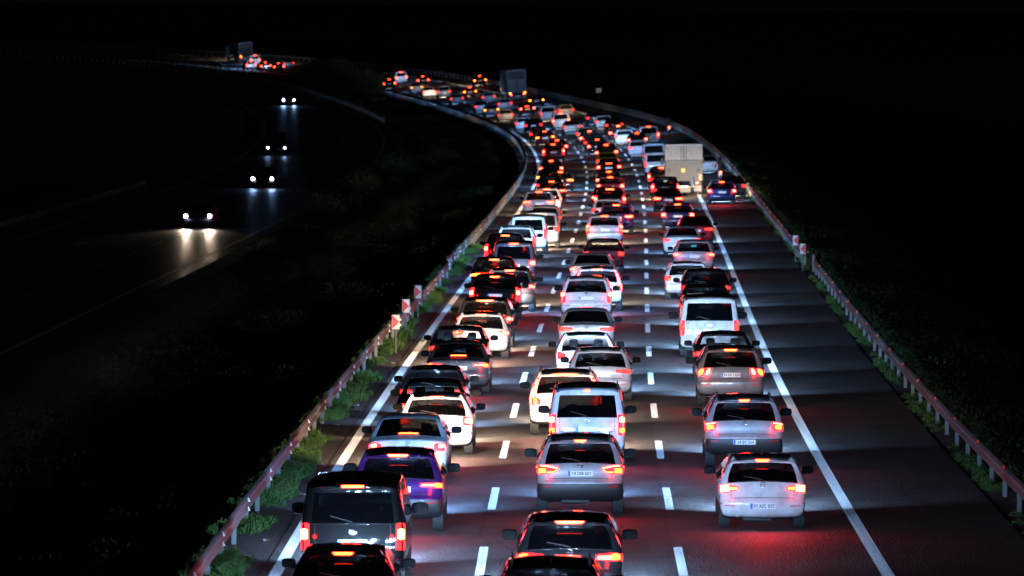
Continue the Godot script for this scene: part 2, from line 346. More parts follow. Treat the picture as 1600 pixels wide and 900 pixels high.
# A box with chamfered edges.
func block(size: Vector3, bevel := 0.01) -> ArrayMesh:
	var key := "block %s %s" % [size, bevel]
	if shapes.has(key):
		return shapes[key]
	var st := SurfaceTool.new()
	st.begin(Mesh.PRIMITIVE_TRIANGLES)
	st.set_smooth_group(-1)
	var h := size / 2.0
	var b := minf(bevel, minf(h.x, minf(h.y, h.z)) * 0.9)
	var pts := {}
	for sx in [-1, 1]:
		for sy in [-1, 1]:
			for sz in [-1, 1]:
				pts[[sx, sy, sz, 0]] = Vector3(sx * h.x, sy * (h.y - b), sz * (h.z - b))
				pts[[sx, sy, sz, 1]] = Vector3(sx * (h.x - b), sy * h.y, sz * (h.z - b))
				pts[[sx, sy, sz, 2]] = Vector3(sx * (h.x - b), sy * (h.y - b), sz * h.z)
	var tri := func(a: Vector3, b2: Vector3, c: Vector3) -> void:
		var out := (a + b2 + c)
		if (c - a).cross(b2 - a).dot(out) < 0.0:
			var t := b2
			b2 = c
			c = t
		for p in [a, b2, c]:
			st.add_vertex(p)
	var quad := func(a, b2, c, d) -> void:
		tri.call(a, b2, c)
		tri.call(a, c, d)
	for s in [-1, 1]:
		quad.call(pts[[s, -1, -1, 0]], pts[[s, 1, -1, 0]], pts[[s, 1, 1, 0]], pts[[s, -1, 1, 0]])
		quad.call(pts[[-1, s, -1, 1]], pts[[1, s, -1, 1]], pts[[1, s, 1, 1]], pts[[-1, s, 1, 1]])
		quad.call(pts[[-1, -1, s, 2]], pts[[1, -1, s, 2]], pts[[1, 1, s, 2]], pts[[-1, 1, s, 2]])
		for t in [-1, 1]:
			quad.call(pts[[s, t, -1, 0]], pts[[s, t, 1, 0]], pts[[s, t, 1, 1]], pts[[s, t, -1, 1]])
			quad.call(pts[[s, -1, t, 0]], pts[[s, 1, t, 0]], pts[[s, 1, t, 2]], pts[[s, -1, t, 2]])
			quad.call(pts[[-1, s, t, 1]], pts[[1, s, t, 1]], pts[[1, s, t, 2]], pts[[-1, s, t, 2]])
			for r in [-1, 1]:
				tri.call(pts[[s, t, r, 0]], pts[[s, t, r, 1]], pts[[s, t, r, 2]])
	st.generate_normals()
	shapes[key] = st.commit()
	return shapes[key]


# A tube through points.
func tube(path: Array, radius: float, sides := 8, flat := 1.0) -> ArrayMesh:
	var pts := PackedVector3Array()
	for i in path.size():
		var d: Vector3 = (path[mini(i + 1, path.size() - 1)] - path[maxi(i - 1, 0)]).normalized()
		var side := d.cross(Vector3.UP if absf(d.y) < 0.9 else Vector3.RIGHT).normalized()
		var up := side.cross(d).normalized()
		for k in sides:
			var a := TAU * k / sides
			pts.append(path[i] + (side * cos(a) + up * sin(a) * flat) * radius)
	var idx := PackedInt32Array()
	var rows := path.size()
	for r in rows - 1:
		for c in sides:
			var d2 := (c + 1) % sides
			idx.append_array([r * sides + c, r * sides + d2, (r + 1) * sides + d2, r * sides + c, (r + 1) * sides + d2, (r + 1) * sides + c])
	for k in range(1, sides - 1):
		idx.append_array([0, k + 1, k, (rows - 1) * sides, (rows - 1) * sides + k, (rows - 1) * sides + k + 1])
	return commit(pts, idx)


# A profile [[radius, x], ...] turned round the x axis.
func lathe(profile: Array, sides := 24) -> ArrayMesh:
	var pts := PackedVector3Array()
	for p in profile:
		for k in sides:
			var a: float = TAU * k / sides
			pts.append(Vector3(p[1], p[0] * cos(a), p[0] * sin(a)))
	return sheet(pts, sides, null, true)


# ------------------------------------------------------------------ materials

func paint(color: Color, roughness := 0.32, metal := 0.0, coat := 0.8) -> StandardMaterial3D:
	var m := StandardMaterial3D.new()
	m.albedo_color = color
	m.roughness = roughness
	m.metallic = metal
	if coat > 0.0:
		m.clearcoat_enabled = true
		m.clearcoat = coat
		m.clearcoat_roughness = 0.05
	return m


func matte(color: Color, roughness := 0.85) -> StandardMaterial3D:
	return paint(color, roughness, 0.0, 0.0)


func glow(linear: Vector3) -> StandardMaterial3D:
	var most := maxf(linear.x, maxf(linear.y, linear.z))
	var c := Color(linear.x / most, linear.y / most, linear.z / most).linear_to_srgb()
	var m := StandardMaterial3D.new()
	m.albedo_color = Color(0.3, 0.02, 0.02)
	m.roughness = 0.3
	m.emission_enabled = true
	m.emission = c
	m.emission_energy_multiplier = most
	return m


func noise_texture(frequency: float, seed_: int, ramp: Array, octaves := 4, size := 512) -> NoiseTexture2D:
	var n := FastNoiseLite.new()
	n.seed = seed_
	n.frequency = frequency
	n.noise_type = FastNoiseLite.TYPE_SIMPLEX_SMOOTH
	n.fractal_octaves = octaves
	var t := NoiseTexture2D.new()
	t.width = size
	t.height = size
	t.seamless = true
	t.noise = n
	var g := Gradient.new()
	g.offsets = PackedFloat32Array([0.0, 0.5, 1.0])
	g.colors = PackedColorArray(ramp)
	t.color_ramp = g
	return t


func rough_ground(colors: Array, tile: float, seed_: int, relief: float, roughness: float) -> StandardMaterial3D:
	var m := StandardMaterial3D.new()
	m.albedo_texture = noise_texture(0.02, seed_, colors, 5)
	m.uv1_triplanar = true
	m.uv1_world_triplanar = true
	m.uv1_scale = Vector3.ONE / tile
	m.roughness = roughness
	if relief > 0.0:
		m.heightmap_enabled = true
		m.heightmap_texture = noise_texture(0.25, seed_ + 1, [Color.BLACK, Color(0.5, 0.5, 0.5), Color.WHITE], 2)
		m.heightmap_scale = relief
	return m


# What the carriageway is made of, laid over its 14.65 m width and 52 m of length: stone grain, tyre-polished tracks, oil drips, sealed cracks and repaired patches.
const ROAD_LEFT := -5.9
const ROAD_WIDE := 14.65
const ROAD_REPEAT := 52.0
var road_color: ImageTexture
var road_height: ImageTexture


func road_textures() -> void:
	var w := 1024
	var h := 2048
	var coarse := FastNoiseLite.new()
	coarse.seed = 5
	coarse.frequency = 0.012
	coarse.fractal_octaves = 4
	var broad := coarse.get_seamless_image(w, h)
	broad.convert(Image.FORMAT_L8)
	var big := broad.get_data()
	var r := RandomNumberGenerator.new()
	r.seed = 11
	# tone across the road: tracks and oil stripes of the three lanes
	var track := PackedFloat32Array()
	for x in w:
		var u := ROAD_LEFT + ROAD_WIDE * (x + 0.5) / w
		var t := 0.0
		for lane in [-LANE, 0.0, LANE]:
			for side in [-0.82, 0.82]:
				t += 0.16 * exp(-pow((u - lane - side) / 0.30, 2.0))
			t += 0.15 * exp(-pow((u - lane) / 0.34, 2.0))
		track.append(t)
	var tone := PackedFloat32Array()
	tone.resize(w * h)
	for y in h:
		for x in w:
			var k := y * w + x
			var b := big[k] / 255.0
			tone[k] = (0.72 + 0.5 * b) * (1.0 - track[x] * (0.6 + 0.8 * b)) * (0.78 + 0.44 * r.randf())
	for k in 9:                                        # repairs
		var x0 := r.randi_range(20, w - 200)
		var y0 := r.randi_range(0, h - 200)
		var wide := r.randi_range(60, 190)
		var long := r.randi_range(40, 170)
		var f := r.randf_range(0.74, 1.2)
		for y in long:
			for x in wide:
				tone[(y0 + y) * w + x0 + x] *= f
	for k in 14:                                       # sealed cracks, across or along
		var x := r.randf_range(0, w)
		var y := r.randf_range(0, h)
		var along := k % 3 == 0
		for n in r.randi_range(150, 620):
			x += r.randf_range(-1.6, 1.6) + (0.0 if along else 1.0)
			y += r.randf_range(-0.6, 0.6) + (1.0 if along else 0.0)
			for d in 3:
				tone[posmod(int(y), h) * w + posmod(int(x) + (d if along else 0), w)] *= 0.55
	for k in 260:                                      # oil drips and gum
		var x := int(r.randf_range(4, w - 5))
		var y := int(r.randf_range(4, h - 5))
		var f := 0.5 if r.randf() < 0.8 else 1.9
		for d in 5:
			for e in 3:
				if r.randf() < 0.75:
					tone[(y + e) * w + x + d] *= f
	var bytes := PackedByteArray()
	var relief := PackedByteArray()
	bytes.resize(w * h)
	relief.resize(w * h)
	for k in w * h:
		# stored as sRGB of a linear tone about 0.22
		bytes[k] = clampi(int(255.0 * pow(clampf(0.22 * tone[k], 0.0, 1.0), 1.0 / 2.2)), 0, 255)
		relief[k] = r.randi() & 255
	road_color = ImageTexture.create_from_image(Image.create_from_data(w, h, false, Image.FORMAT_L8, bytes))
	road_height = ImageTexture.create_from_image(Image.create_from_data(w, h, false, Image.FORMAT_L8, relief))


func road_material(tint: Color) -> StandardMaterial3D:
	var m := StandardMaterial3D.new()
	m.albedo_color = tint
	m.albedo_texture = road_color
	m.roughness = 0.62
	m.heightmap_enabled = true
	m.heightmap_texture = road_height
	m.heightmap_scale = 2.2
	return m


func grey(l: float, tint := Vector3.ONE) -> Color:
	return Color(l * tint.x, l * tint.y, l * tint.z).linear_to_srgb()


func make_materials() -> void:
	road_textures()
	mats.asphalt = road_material(grey(0.80, Vector3(1, 0.99, 0.98)))
	mats.new_asphalt = road_material(grey(1.0, Vector3(1, 0.99, 0.98)))
	mats.shoulder = road_material(grey(0.68, Vector3(1, 0.99, 0.98)))
	mats.smooth_asphalt = rough_ground([grey(0.035), grey(0.05), grey(0.07)], 2.3, 21, 0.3, 0.42)
	mats.gravel = rough_ground([grey(0.05, Vector3(1, 0.95, 0.88)), grey(0.12, Vector3(1, 0.96, 0.9)), grey(0.26, Vector3(1, 0.97, 0.92))], 0.8, 33, 3.0, 0.95)
	mats.earth = rough_ground([grey(0.02, Vector3(1, 0.9, 0.7)), grey(0.035, Vector3(0.9, 1, 0.6)), grey(0.06, Vector3(0.9, 1, 0.6))], 5.0, 41, 3.0, 0.95)
	mats.line = rough_ground([grey(0.5), grey(0.72), grey(0.8)], 1.1, 51, 0.0, 0.6)
	mats.seam = matte(Color(0.02, 0.02, 0.02).linear_to_srgb(), 0.8)
	mats.joint = matte(grey(0.3, Vector3(1, 0.95, 0.8)))
	mats.steel = paint(grey(0.2), 0.6, 0.2, 0.0)
	mats.post = paint(grey(0.16), 0.65, 0.2, 0.0)
	mats.tyre = matte(grey(0.022), 0.8)
	mats.rim = paint(grey(0.4), 0.35, 0.8, 0.0)
	mats.plastic = matte(grey(0.02), 0.5)
	mats.gloss = paint(grey(0.012), 0.15, 0.0, 0.5)
	mats.trim = matte(grey(0.02), 0.6)
	mats.mirror = paint(grey(0.01), 0.08, 0.0, 0.0)  # black colour stands in for the dark sky a tilted mirror reflects
	mats.plate = matte(grey(0.75), 0.4)
	mats.plate_blue = matte(Color(0.02, 0.12, 0.6).linear_to_srgb(), 0.4)
	mats.turquoise = matte(Color(0.1, 0.6, 0.55).linear_to_srgb())
	mats.pale_yellow = matte(Color(0.7, 0.65, 0.3).linear_to_srgb())
	mats.ink = matte(grey(0.01), 0.6)
	mats.chrome = paint(grey(0.75), 0.12, 1.0, 0.0)
	mats.bumper_reflector = paint(Color(0.5, 0.01, 0.01).linear_to_srgb(), 0.2)
	mats.seats = matte(grey(0.015), 0.9)
	mats.lens = paint(Color(0.25, 0.006, 0.008).linear_to_srgb(), 0.12)
	mats.lens_tail = glow(Vector3(2.2, 0.03, 0.04))
	mats.lens_brake = glow(Vector3(9.0, 0.09, 0.12))
	mats.clear_lens = paint(grey(0.5), 0.1)
	mats.brake = glow(Vector3(36.0, 1.2, 0.2))
	mats.brake_hot = glow(Vector3(48.0, 2.0, 1.0))
	mats.tail = glow(Vector3(7.0, 0.16, 0.1))
	mats.dim = glow(Vector3(0.9, 0.04, 0.03))
	mats.amber = glow(Vector3(14.0, 4.2, 0.25))
	mats.head = glow(Vector3(40.0, 45.0, 70.0))
	mats.head_off = paint(grey(0.35), 0.1)
	for c in [["dark_glass", 0.9], ["clear_glass", 0.25]]:
		var m := StandardMaterial3D.new()
		m.albedo_color = Color(0.02, 0.02, 0.025, c[1])
		m.transparency = BaseMaterial3D.TRANSPARENCY_ALPHA
		m.roughness = 0.04
		mats[c[0]] = m
	mats.solid_glass = paint(grey(0.006), 0.05, 0.0, 0.0)
	var bodies := {
		"black": [0.002, 0.002, 0.0023], "charcoal": [0.016, 0.016, 0.018], "grey": [0.09, 0.09, 0.10], "slate": [0.16, 0.17, 0.2], "greyblue": [0.2, 0.21, 0.24],
		"silver": [0.42, 0.43, 0.45], "silverblue": [0.38, 0.44, 0.55], "silverpink": [0.42, 0.38, 0.4], "white": [0.66, 0.68, 0.7], "offwhite": [0.44, 0.43, 0.41],
		"beige": [0.5, 0.42, 0.33], "brown": [0.11, 0.07, 0.045], "maroon": [0.09, 0.012, 0.018], "red": [0.35, 0.02, 0.025], "navy": [0.015, 0.03, 0.1],
		"blue": [0.04, 0.1, 0.4], "violet": [0.05, 0.014, 0.11], "violetdark": [0.05, 0.02, 0.1], "yellow": [0.7, 0.42, 0.02], "skyblue": [0.3, 0.5, 0.8],
	}
	var dust := noise_texture(0.008, 77, [Color(0.80, 0.78, 0.76), Color(0.95, 0.95, 0.95), Color(1, 1, 1)], 5)
	for k in bodies:
		var b: Array = bodies[k]
		mats["paint_" + k] = paint(Color(b[0], b[1], b[2]).linear_to_srgb(), 0.55, 0.0, 1.0)
		mats["paint_" + k].metallic_specular = 0.2
		if k in ["silver", "silverblue", "silverpink", "grey", "slate", "greyblue", "charcoal", "beige", "brown", "violet", "violetdark", "navy", "blue", "maroon", "red"]:
			mats["paint_" + k].metallic = 0.35
			mats["paint_" + k].roughness = 0.42
		mats["paint_" + k].albedo_texture = dust
		mats["paint_" + k].uv1_triplanar = true
		mats["paint_" + k].uv1_scale = Vector3.ONE / 1.7


# ------------------------------------------------------------------ ground, carriageways and their markings

func strip(s0: float, s1: float, step: float, u0: float, u1: float, h: float, across := 2, land := false) -> ArrayMesh:
	var pts := PackedVector3Array()
	var uv := PackedVector2Array()
	var idx := PackedInt32Array()
	var n := maxi(1, ceili((s1 - s0) / step))
	for i in n + 1:
		var s := lerpf(s0, s1, float(i) / n)
		for k in across:
			var u := lerpf(u0, u1, float(k) / (across - 1))
			pts.append(on_ground(s, u, h) if land else at(s, u, h))
			uv.append(Vector2((u - ROAD_LEFT) / ROAD_WIDE, s / ROAD_REPEAT))
			if i < n and k < across - 1:
				var c := i * across + k
				idx.append_array([c, c + 1, c + across + 1, c, c + across + 1, c + across])
	return commit(pts, idx, Vector3.UP, uv)


# A marking with added ribs, whose steps catch headlamp light in place of retroreflective paint.
func ribbed(s0: float, s1: float, u0: float, u1: float) -> ArrayMesh:
	var v := PackedVector3Array()
	var n := PackedVector3Array()
	var idx := PackedInt32Array()
	var s := s0
	while s < s1 - 0.01:
		var step := 0.055 if s < 330.0 else 0.25
		var tall := 0.0048 if s < 120.0 else 0.0036 if s < 330.0 else 0.007
		var e := minf(s + step, s1)
		var back := -(at(s + 1.0, u0) - at(s, u0)).normalized()
		var b := v.size()
		v.append_array([at(s, u0, 0.002), at(s, u1, 0.002), at(s + 0.004, u0, tall), at(s + 0.004, u1, tall), at(s + 0.004, u0, tall), at(s + 0.004, u1, tall), at(e, u0, 0.003), at(e, u1, 0.003)])
		for k in 4:
			n.append(back)
		for k in 4:
			n.append(Vector3.UP)
		idx.append_array([b, b + 2, b + 1, b + 1, b + 2, b + 3, b + 4, b + 6, b + 5, b + 5, b + 6, b + 7])
		s += step
	var arr := []
	arr.resize(Mesh.ARRAY_MAX)
	arr[Mesh.ARRAY_VERTEX] = v
	arr[Mesh.ARRAY_NORMAL] = n
	arr[Mesh.ARRAY_INDEX] = idx
	var mesh := ArrayMesh.new()
	mesh.add_surface_from_arrays(Mesh.PRIMITIVE_TRIANGLES, arr)
	return mesh


func build_ground() -> void:
	var us := [-400.0, -250.0, -170.0, -130.0, -113.0, -90.0, -70.0, -55.0, -45.0, -39.0, -36.0, -33.5, -25.0, -17.5, -16.5, -15.0, -13.5, -12.0, -10.5, -9.0, -8.0, -7.2, -3.0, 2.0, 7.0, 10.0, 11.5, 13.0, 15.0, 18.0, 22.0, 27.0, 35.0, 45.0, 60.0, 80.0, 120.0, 200.0, 400.0]
	var pts := PackedVector3Array()
	for i in 108:
		var s := -110.0 + i * 14.0
		for u in us:
			var p := on_ground(s, u, -0.06)
			if u < -7.5 and u > -17.0 or u > 10.6 or u < -34.0:
				p.y += 0.12 * sin(s * 1.7 + u * 2.3) * sin(u * 1.1 - s * 0.6)
			pts.append(p)
	structure("ground", sheet(pts, us.size(), Vector3.UP), mats.earth)
	var far := PackedVector3Array()
	for i in 21:
		for k in 21:
			far.append(Vector3(-6000.0 + 600.0 * k, -7.0, 1500.0 - 400.0 * i))
	structure("far_land", sheet(far, 21, Vector3.UP), mats.earth)


func build_road() -> void:
	var road := structure("road", strip(-60, 1370, 7, -5.9, 1.80, 0.0, 3), mats.asphalt)
	part(road, "right_lane_surface", strip(-60, 1370, 7, 1.80, 5.75, 0.0), mats.new_asphalt)
	part(road, "hard_shoulder", strip(-60, 1370, 7, 5.75, 8.75, 0.0), mats.shoulder)
	structure("verge", strip(-60, 1370, 7, -7.3, -5.9, -0.015), mats.gravel)
	structure("outer_verge", strip(-60, 1370, 7, 8.75, 10.0, -0.015), mats.gravel)
	part(road, "edge_line", ribbed(-20, 1000, -5.74, -5.51), mats.line)
	part(road, "edge_line", ribbed(-20, 1000, 5.51, 5.74), mats.line)
	for k in range(-3, 62):
		var s := 45.3 + 15.0 * k
		for u in [-LANE / 2, LANE / 2]:
			part(road, "lane_dash", ribbed(s - 3.0, s + 3.0, u - 0.085, u + 0.085), mats.line)
	part(road, "pavement_joint", strip(93.3, 93.42, 1.0, 1.85, 8.7, 0.003), mats.joint)
	# the carriageway of the oncoming traffic
	var other := structure("oncoming_road", strip(-60, 1370, 7, -32.0, -18.5, -0.02, 3, true), mats.smooth_asphalt)
	for u in [-31.3, -19.4]:
		part(other, "edge_line", strip(-60, 1370, 5, u - 0.12, u + 0.12, -0.014, 2, true), mats.line)
	for k in range(2, 45):
		for u in [-23.3, -27.2]:
			part(other, "lane_dash", strip(30.0 + 15 * k, 36.0 + 15 * k, 3.0, u - 0.08, u + 0.08, -0.014, 2, true), mats.line)


# ------------------------------------------------------------------ guardrails

# side: +1 when the traffic is to the left of the rail (its face looks to -u), -1 the other way
func guardrail(label: String, s0: float, s1: float, u: float, side: float, marks: String, land := false, curl := false) -> void:
	var place := func(s: float, du: float, h: float) -> Vector3:
		return on_ground(s, u + du, h) if land else at(s, u + du, h)
	var middle := 0.5 * (s0 + s1)
	var o := thing("guardrail", label, "guardrail", "steel guardrails along the carriageways")
	o.position = place.call(middle, 0.0, 0.0)
	var w := [[0.0, 0.44], [0.03, 0.46], [0.08, 0.49], [0.08, 0.53], [0.02, 0.58], [0.02, 0.62], [0.08, 0.67], [0.08, 0.71], [0.03, 0.745], [0.0, 0.755]]
	var pts := PackedVector3Array()
	var n := ceili((s1 - s0) / 2.0)
	for i in n + 1:
		var s := lerpf(s0, s1, float(i) / n)
		var lift := 0.0
		var out := 0.0
		if curl and s1 - s < 10.0:
			out = side * 0.55 * pow((10.0 - (s1 - s)) / 10.0, 2.0)
		if curl and s - s0 < 6.0:
			out = side * 0.35 * pow((6.0 - (s - s0)) / 6.0, 2.0)
		for p in w:
			pts.append(place.call(s, -side * (p[0] + 0.06) + out, p[1] + lift) - o.position)
	part(o, "rail_beam", sheet(pts, w.size(), at(middle, 0) - at(middle, side)), mats.steel)
	var post_mesh := block(Vector3(0.10, 0.85, 0.06), 0.008)
	var count := 0
	var rest := SurfaceTool.new()
	rest.begin(Mesh.PRIMITIVE_TRIANGLES)
	var s := s0 + 1.0
	while s < s1:
		var where: Vector3 = place.call(s, side * 0.03, 0.31) - o.position
		var t := Transform3D(road_frame(s, u, land), where)
		if count < 110:
			part(o, "rail_post", post_mesh, mats.post, t)
		else:
			rest.append_from(post_mesh, 0, t)
		count += 1
		s += 4.0
	if count > 110:
		part(o, "far_posts", rest.commit(), mats.post).set_meta("kind", "stuff")
	if marks == "red":
		s = s0 + 3.0
		while s < minf(s1, 480.0):
			var t := Transform3D(road_frame(s, u, land), place.call(s, -side * 0.15, 0.78) - o.position)
			part(o, "rail_reflector", shapes.red_stud, mats.red_reflector, t)
			s += 8.0
	elif marks == "white":
		s = s0 + 3.0
		while s < minf(s1, 420.0):
			for h in [0.52, 0.70]:
				var t := Transform3D(road_frame(s, u, land), place.call(s, -side * 0.145, h) - o.position)
				part(o, "rail_reflector", shapes.white_stud, mats.white_reflector, t)
			s += 8.0


func build_rails() -> void:
	mats.red_reflector = paint(Color(0.85, 0.05, 0.02).linear_to_srgb(), 0.25)
	mats.white_reflector = paint(grey(0.85, Vector3(1, 0.95, 0.8)), 0.25)
	shapes.red_stud = block(Vector3(0.065, 0.075, 0.03), 0.008)
	# a three-cornered marker folded out of the beam
	shapes.white_stud = commit(PackedVector3Array([Vector3(-0.05, -0.045, 0.03), Vector3(0.035, -0.035, 0.03), Vector3(-0.008, 0.05, 0.03), Vector3(0, 0, -0.05)]), PackedInt32Array([0, 1, 2, 0, 1, 3, 1, 2, 3, 2, 0, 3]))
	guardrail("long grey steel guardrail beside the left edge line, nearest to the bridge", -40, 133, -6.75, -1.0, "white", false, true)
	guardrail("steel guardrail starting behind the red and white arrow panels on the left", 124, 183, -6.55, -1.0, "white", false, true)
	guardrail("steel guardrail curving with the inside of the bend beside the median", 176, 1365, -6.75, -1.0, "white")
	guardrail("grey steel guardrail with red studs along the near hard shoulder", -40, 188, 9.15, 1.0, "red", false, true)
	guardrail("steel guardrail with red studs beyond the right arrow panels, round the outside of the bend", 190, 1365, 8.95, 1.0, "red")
	guardrail("faint steel guardrail on the far left side of the oncoming road", 60, 330, -32.6, 1.0, "", true)
	guardrail("faint steel guardrail between the median trees and the far oncoming road", 560, 1365, -17.9, -1.0, "", true)


func build_signs() -> void:
	mats.sign_white = matte(grey(0.55), 0.5)
	mats.sign_red = matte(Color(0.6, 0.015, 0.03).linear_to_srgb(), 0.5)
	var rows := [
		[119.5, -6.25, 1, "nearest red and white arrow panel at the left guardrail"],
		[130.7, -6.38, 1, "middle of three red and white arrow panels on the left verge"],
		[141.7, -6.4, 1, "farthest of three red and white arrow panels on the left verge"],
		[185.2, 8.72, -1, "nearer red and white arrow panel at the right guardrail"],
		[196.2, 8.70, -1, "farther and higher red and white arrow panel at the right guardrail"],
	]
	for r in rows:
		var o := thing("arrow_panel", r[3], "road sign", "arrow panels beside the guardrails", Transform3D(road_frame(r[0], r[1]), at(r[0], r[1])))
		part(o, "post", tube([Vector3(0, -0.02, 0), Vector3(0, 1.2, 0)], 0.025), mats.post)
		part(o, "panel", block(Vector3(0.25, 0.46, 0.02), 0.006), mats.sign_white, Transform3D(Basis(), Vector3(0, 0.98, 0.035)))
		var d: float = 0.115 * r[2]
		var arrow := commit(PackedVector3Array([Vector3(-d, 0.22, 0), Vector3(d, 0.0, 0), Vector3(-d, -0.22, 0), Vector3(-d, 0.22, 0.003), Vector3(d, 0.0, 0.003), Vector3(-d, -0.22, 0.003)]), PackedInt32Array([3, 4, 5, 0, 2, 1, 0, 1, 4, 0, 4, 3, 1, 2, 5, 1, 5, 4, 2, 0, 3, 2, 3, 5]))
		part(o, "arrow", arrow, mats.sign_red, Transform3D(Basis(), Vector3(0, 0.98, 0.048)))
	var o := thing("marker_board", "small pale square board on a post beyond the outer rail of the bend", "road sign", "", Transform3D(road_frame(607, 9.6), on_ground(607, 9.6)))
	part(o, "post", tube([Vector3(0, -0.1, 0), Vector3(0, 1.9, 0)], 0.03), mats.trim)
	part(o, "panel", block(Vector3(0.62, 0.55, 0.02), 0.02), mats.sign_white, Transform3D(Basis(), Vector3(0, 1.95, 0.04)))


# ------------------------------------------------------------------ cars

# Side outlines [metres from the rear bumper, height], from the rear underside up over the roof and down the front.
const OUTLINES := {
	"hatch": [[0.55, 0.20], [0.16, 0.26], [0.05, 0.34], [0.01, 0.45], [0.0, 0.56], [0.025, 0.625], [0.07, 0.65], [0.075, 0.78], [0.09, 0.90], [0.13, 0.985], [0.24, 1.12], [0.36, 1.27], [0.43, 1.345], [0.40, 1.36], [0.29, 1.375], [0.28, 1.415], [0.55, 1.445], [1.1, 1.47], [1.7, 1.46], [2.1, 1.41], [2.5, 1.23], [2.95, 1.02], [3.1, 0.98], [3.6, 0.90], [4.0, 0.78], [4.2, 0.62], [4.25, 0.45], [4.2, 0.28], [4.0, 0.20], [2.3, 0.18]],
	"suv": [[0.55, 0.26], [0.18, 0.34], [0.06, 0.42], [0.01, 0.55], [0.0, 0.68], [0.025, 0.75], [0.07, 0.775], [0.08, 0.90], [0.10, 1.02], [0.14, 1.10], [0.24, 1.25], [0.35, 1.40], [0.42, 1.49], [0.38, 1.505], [0.25, 1.525], [0.24, 1.57], [0.55, 1.61], [1.1, 1.64], [1.8, 1.63], [2.25, 1.57], [2.65, 1.37], [3.05, 1.15], [3.2, 1.10], [3.7, 1.03], [4.15, 0.92], [4.36, 0.75], [4.42, 0.55], [4.36, 0.35], [4.1, 0.25], [2.4, 0.22]],
	"sedan": [[0.6, 0.20], [0.18, 0.27], [0.05, 0.36], [0.0, 0.48], [0.0, 0.60], [0.03, 0.675], [0.06, 0.70], [0.06, 0.84], [0.08, 0.95], [0.12, 0.99], [0.45, 1.03], [0.62, 1.05], [0.95, 1.20], [1.25, 1.33], [1.40, 1.38], [1.5, 1.405], [1.75, 1.435], [2.0, 1.45], [2.4, 1.44], [2.7, 1.40], [3.05, 1.22], [3.45, 1.02], [3.6, 0.97], [4.1, 0.88], [4.4, 0.76], [4.57, 0.60], [4.6, 0.45], [4.54, 0.28], [4.3, 0.20], [2.5, 0.18]],
	"van": [[0.6, 0.26], [0.12, 0.32], [0.03, 0.42], [0.0, 0.55], [0.02, 0.63], [0.045, 0.65], [0.045, 0.82], [0.05, 1.0], [0.065, 1.13], [0.075, 1.19], [0.105, 1.4], [0.145, 1.6], [0.18, 1.74], [0.17, 1.80], [0.145, 1.83], [0.15, 1.885], [0.3, 1.93], [1.2, 1.96], [2.6, 1.96], [3.35, 1.90], [3.75, 1.60], [4.15, 1.25], [4.3, 1.15], [4.6, 1.05], [4.8, 0.90], [4.92, 0.70], [4.95, 0.50], [4.9, 0.33], [4.7, 0.25], [2.6, 0.22]],
}
# length, half width, height of the window line, half width of the roof, lamp height, rear glass first and last, windscreen first and last, spoiler lip, rear axle, wheel radius
const KINDS := {
	"hatch": ["hatch", 1.0, 1.0, 0.885, 0.93, 0.60, 0.86, 9, 12, 19, 21, 14, 0.80, 0.315],
	"suv": ["suv", 1.0, 1.0, 0.92, 1.03, 0.65, 0.98, 9, 12, 19, 21, 14, 0.86, 0.36],
	"mpv": ["suv", 0.99, 1.0, 0.90, 1.0, 0.66, 0.98, 9, 12, 19, 21, 14, 0.80, 0.32],
	"sedan": ["sedan", 1.0, 1.0, 0.90, 0.92, 0.58, 0.86, 11, 14, 19, 21, 9, 1.0, 0.32],
	"van": ["van", 1.0, 1.0, 0.95, 1.10, 0.80, 0.98, 9, 12, 19, 21, 14, 0.95, 0.345],
	"kombi": ["van", 0.89, 0.935, 0.90, 1.02, 0.75, 0.96, 9, 12, 19, 21, 14, 0.82, 0.32],
}
const ACROSS := [-1.0, -0.975, -0.92, -0.82, -0.62, -0.32, 0.0, 0.32, 0.62, 0.82, 0.92, 0.975, 1.0]
const DOWN := [0.2, 0.4, 0.6, 0.8, 1.0]
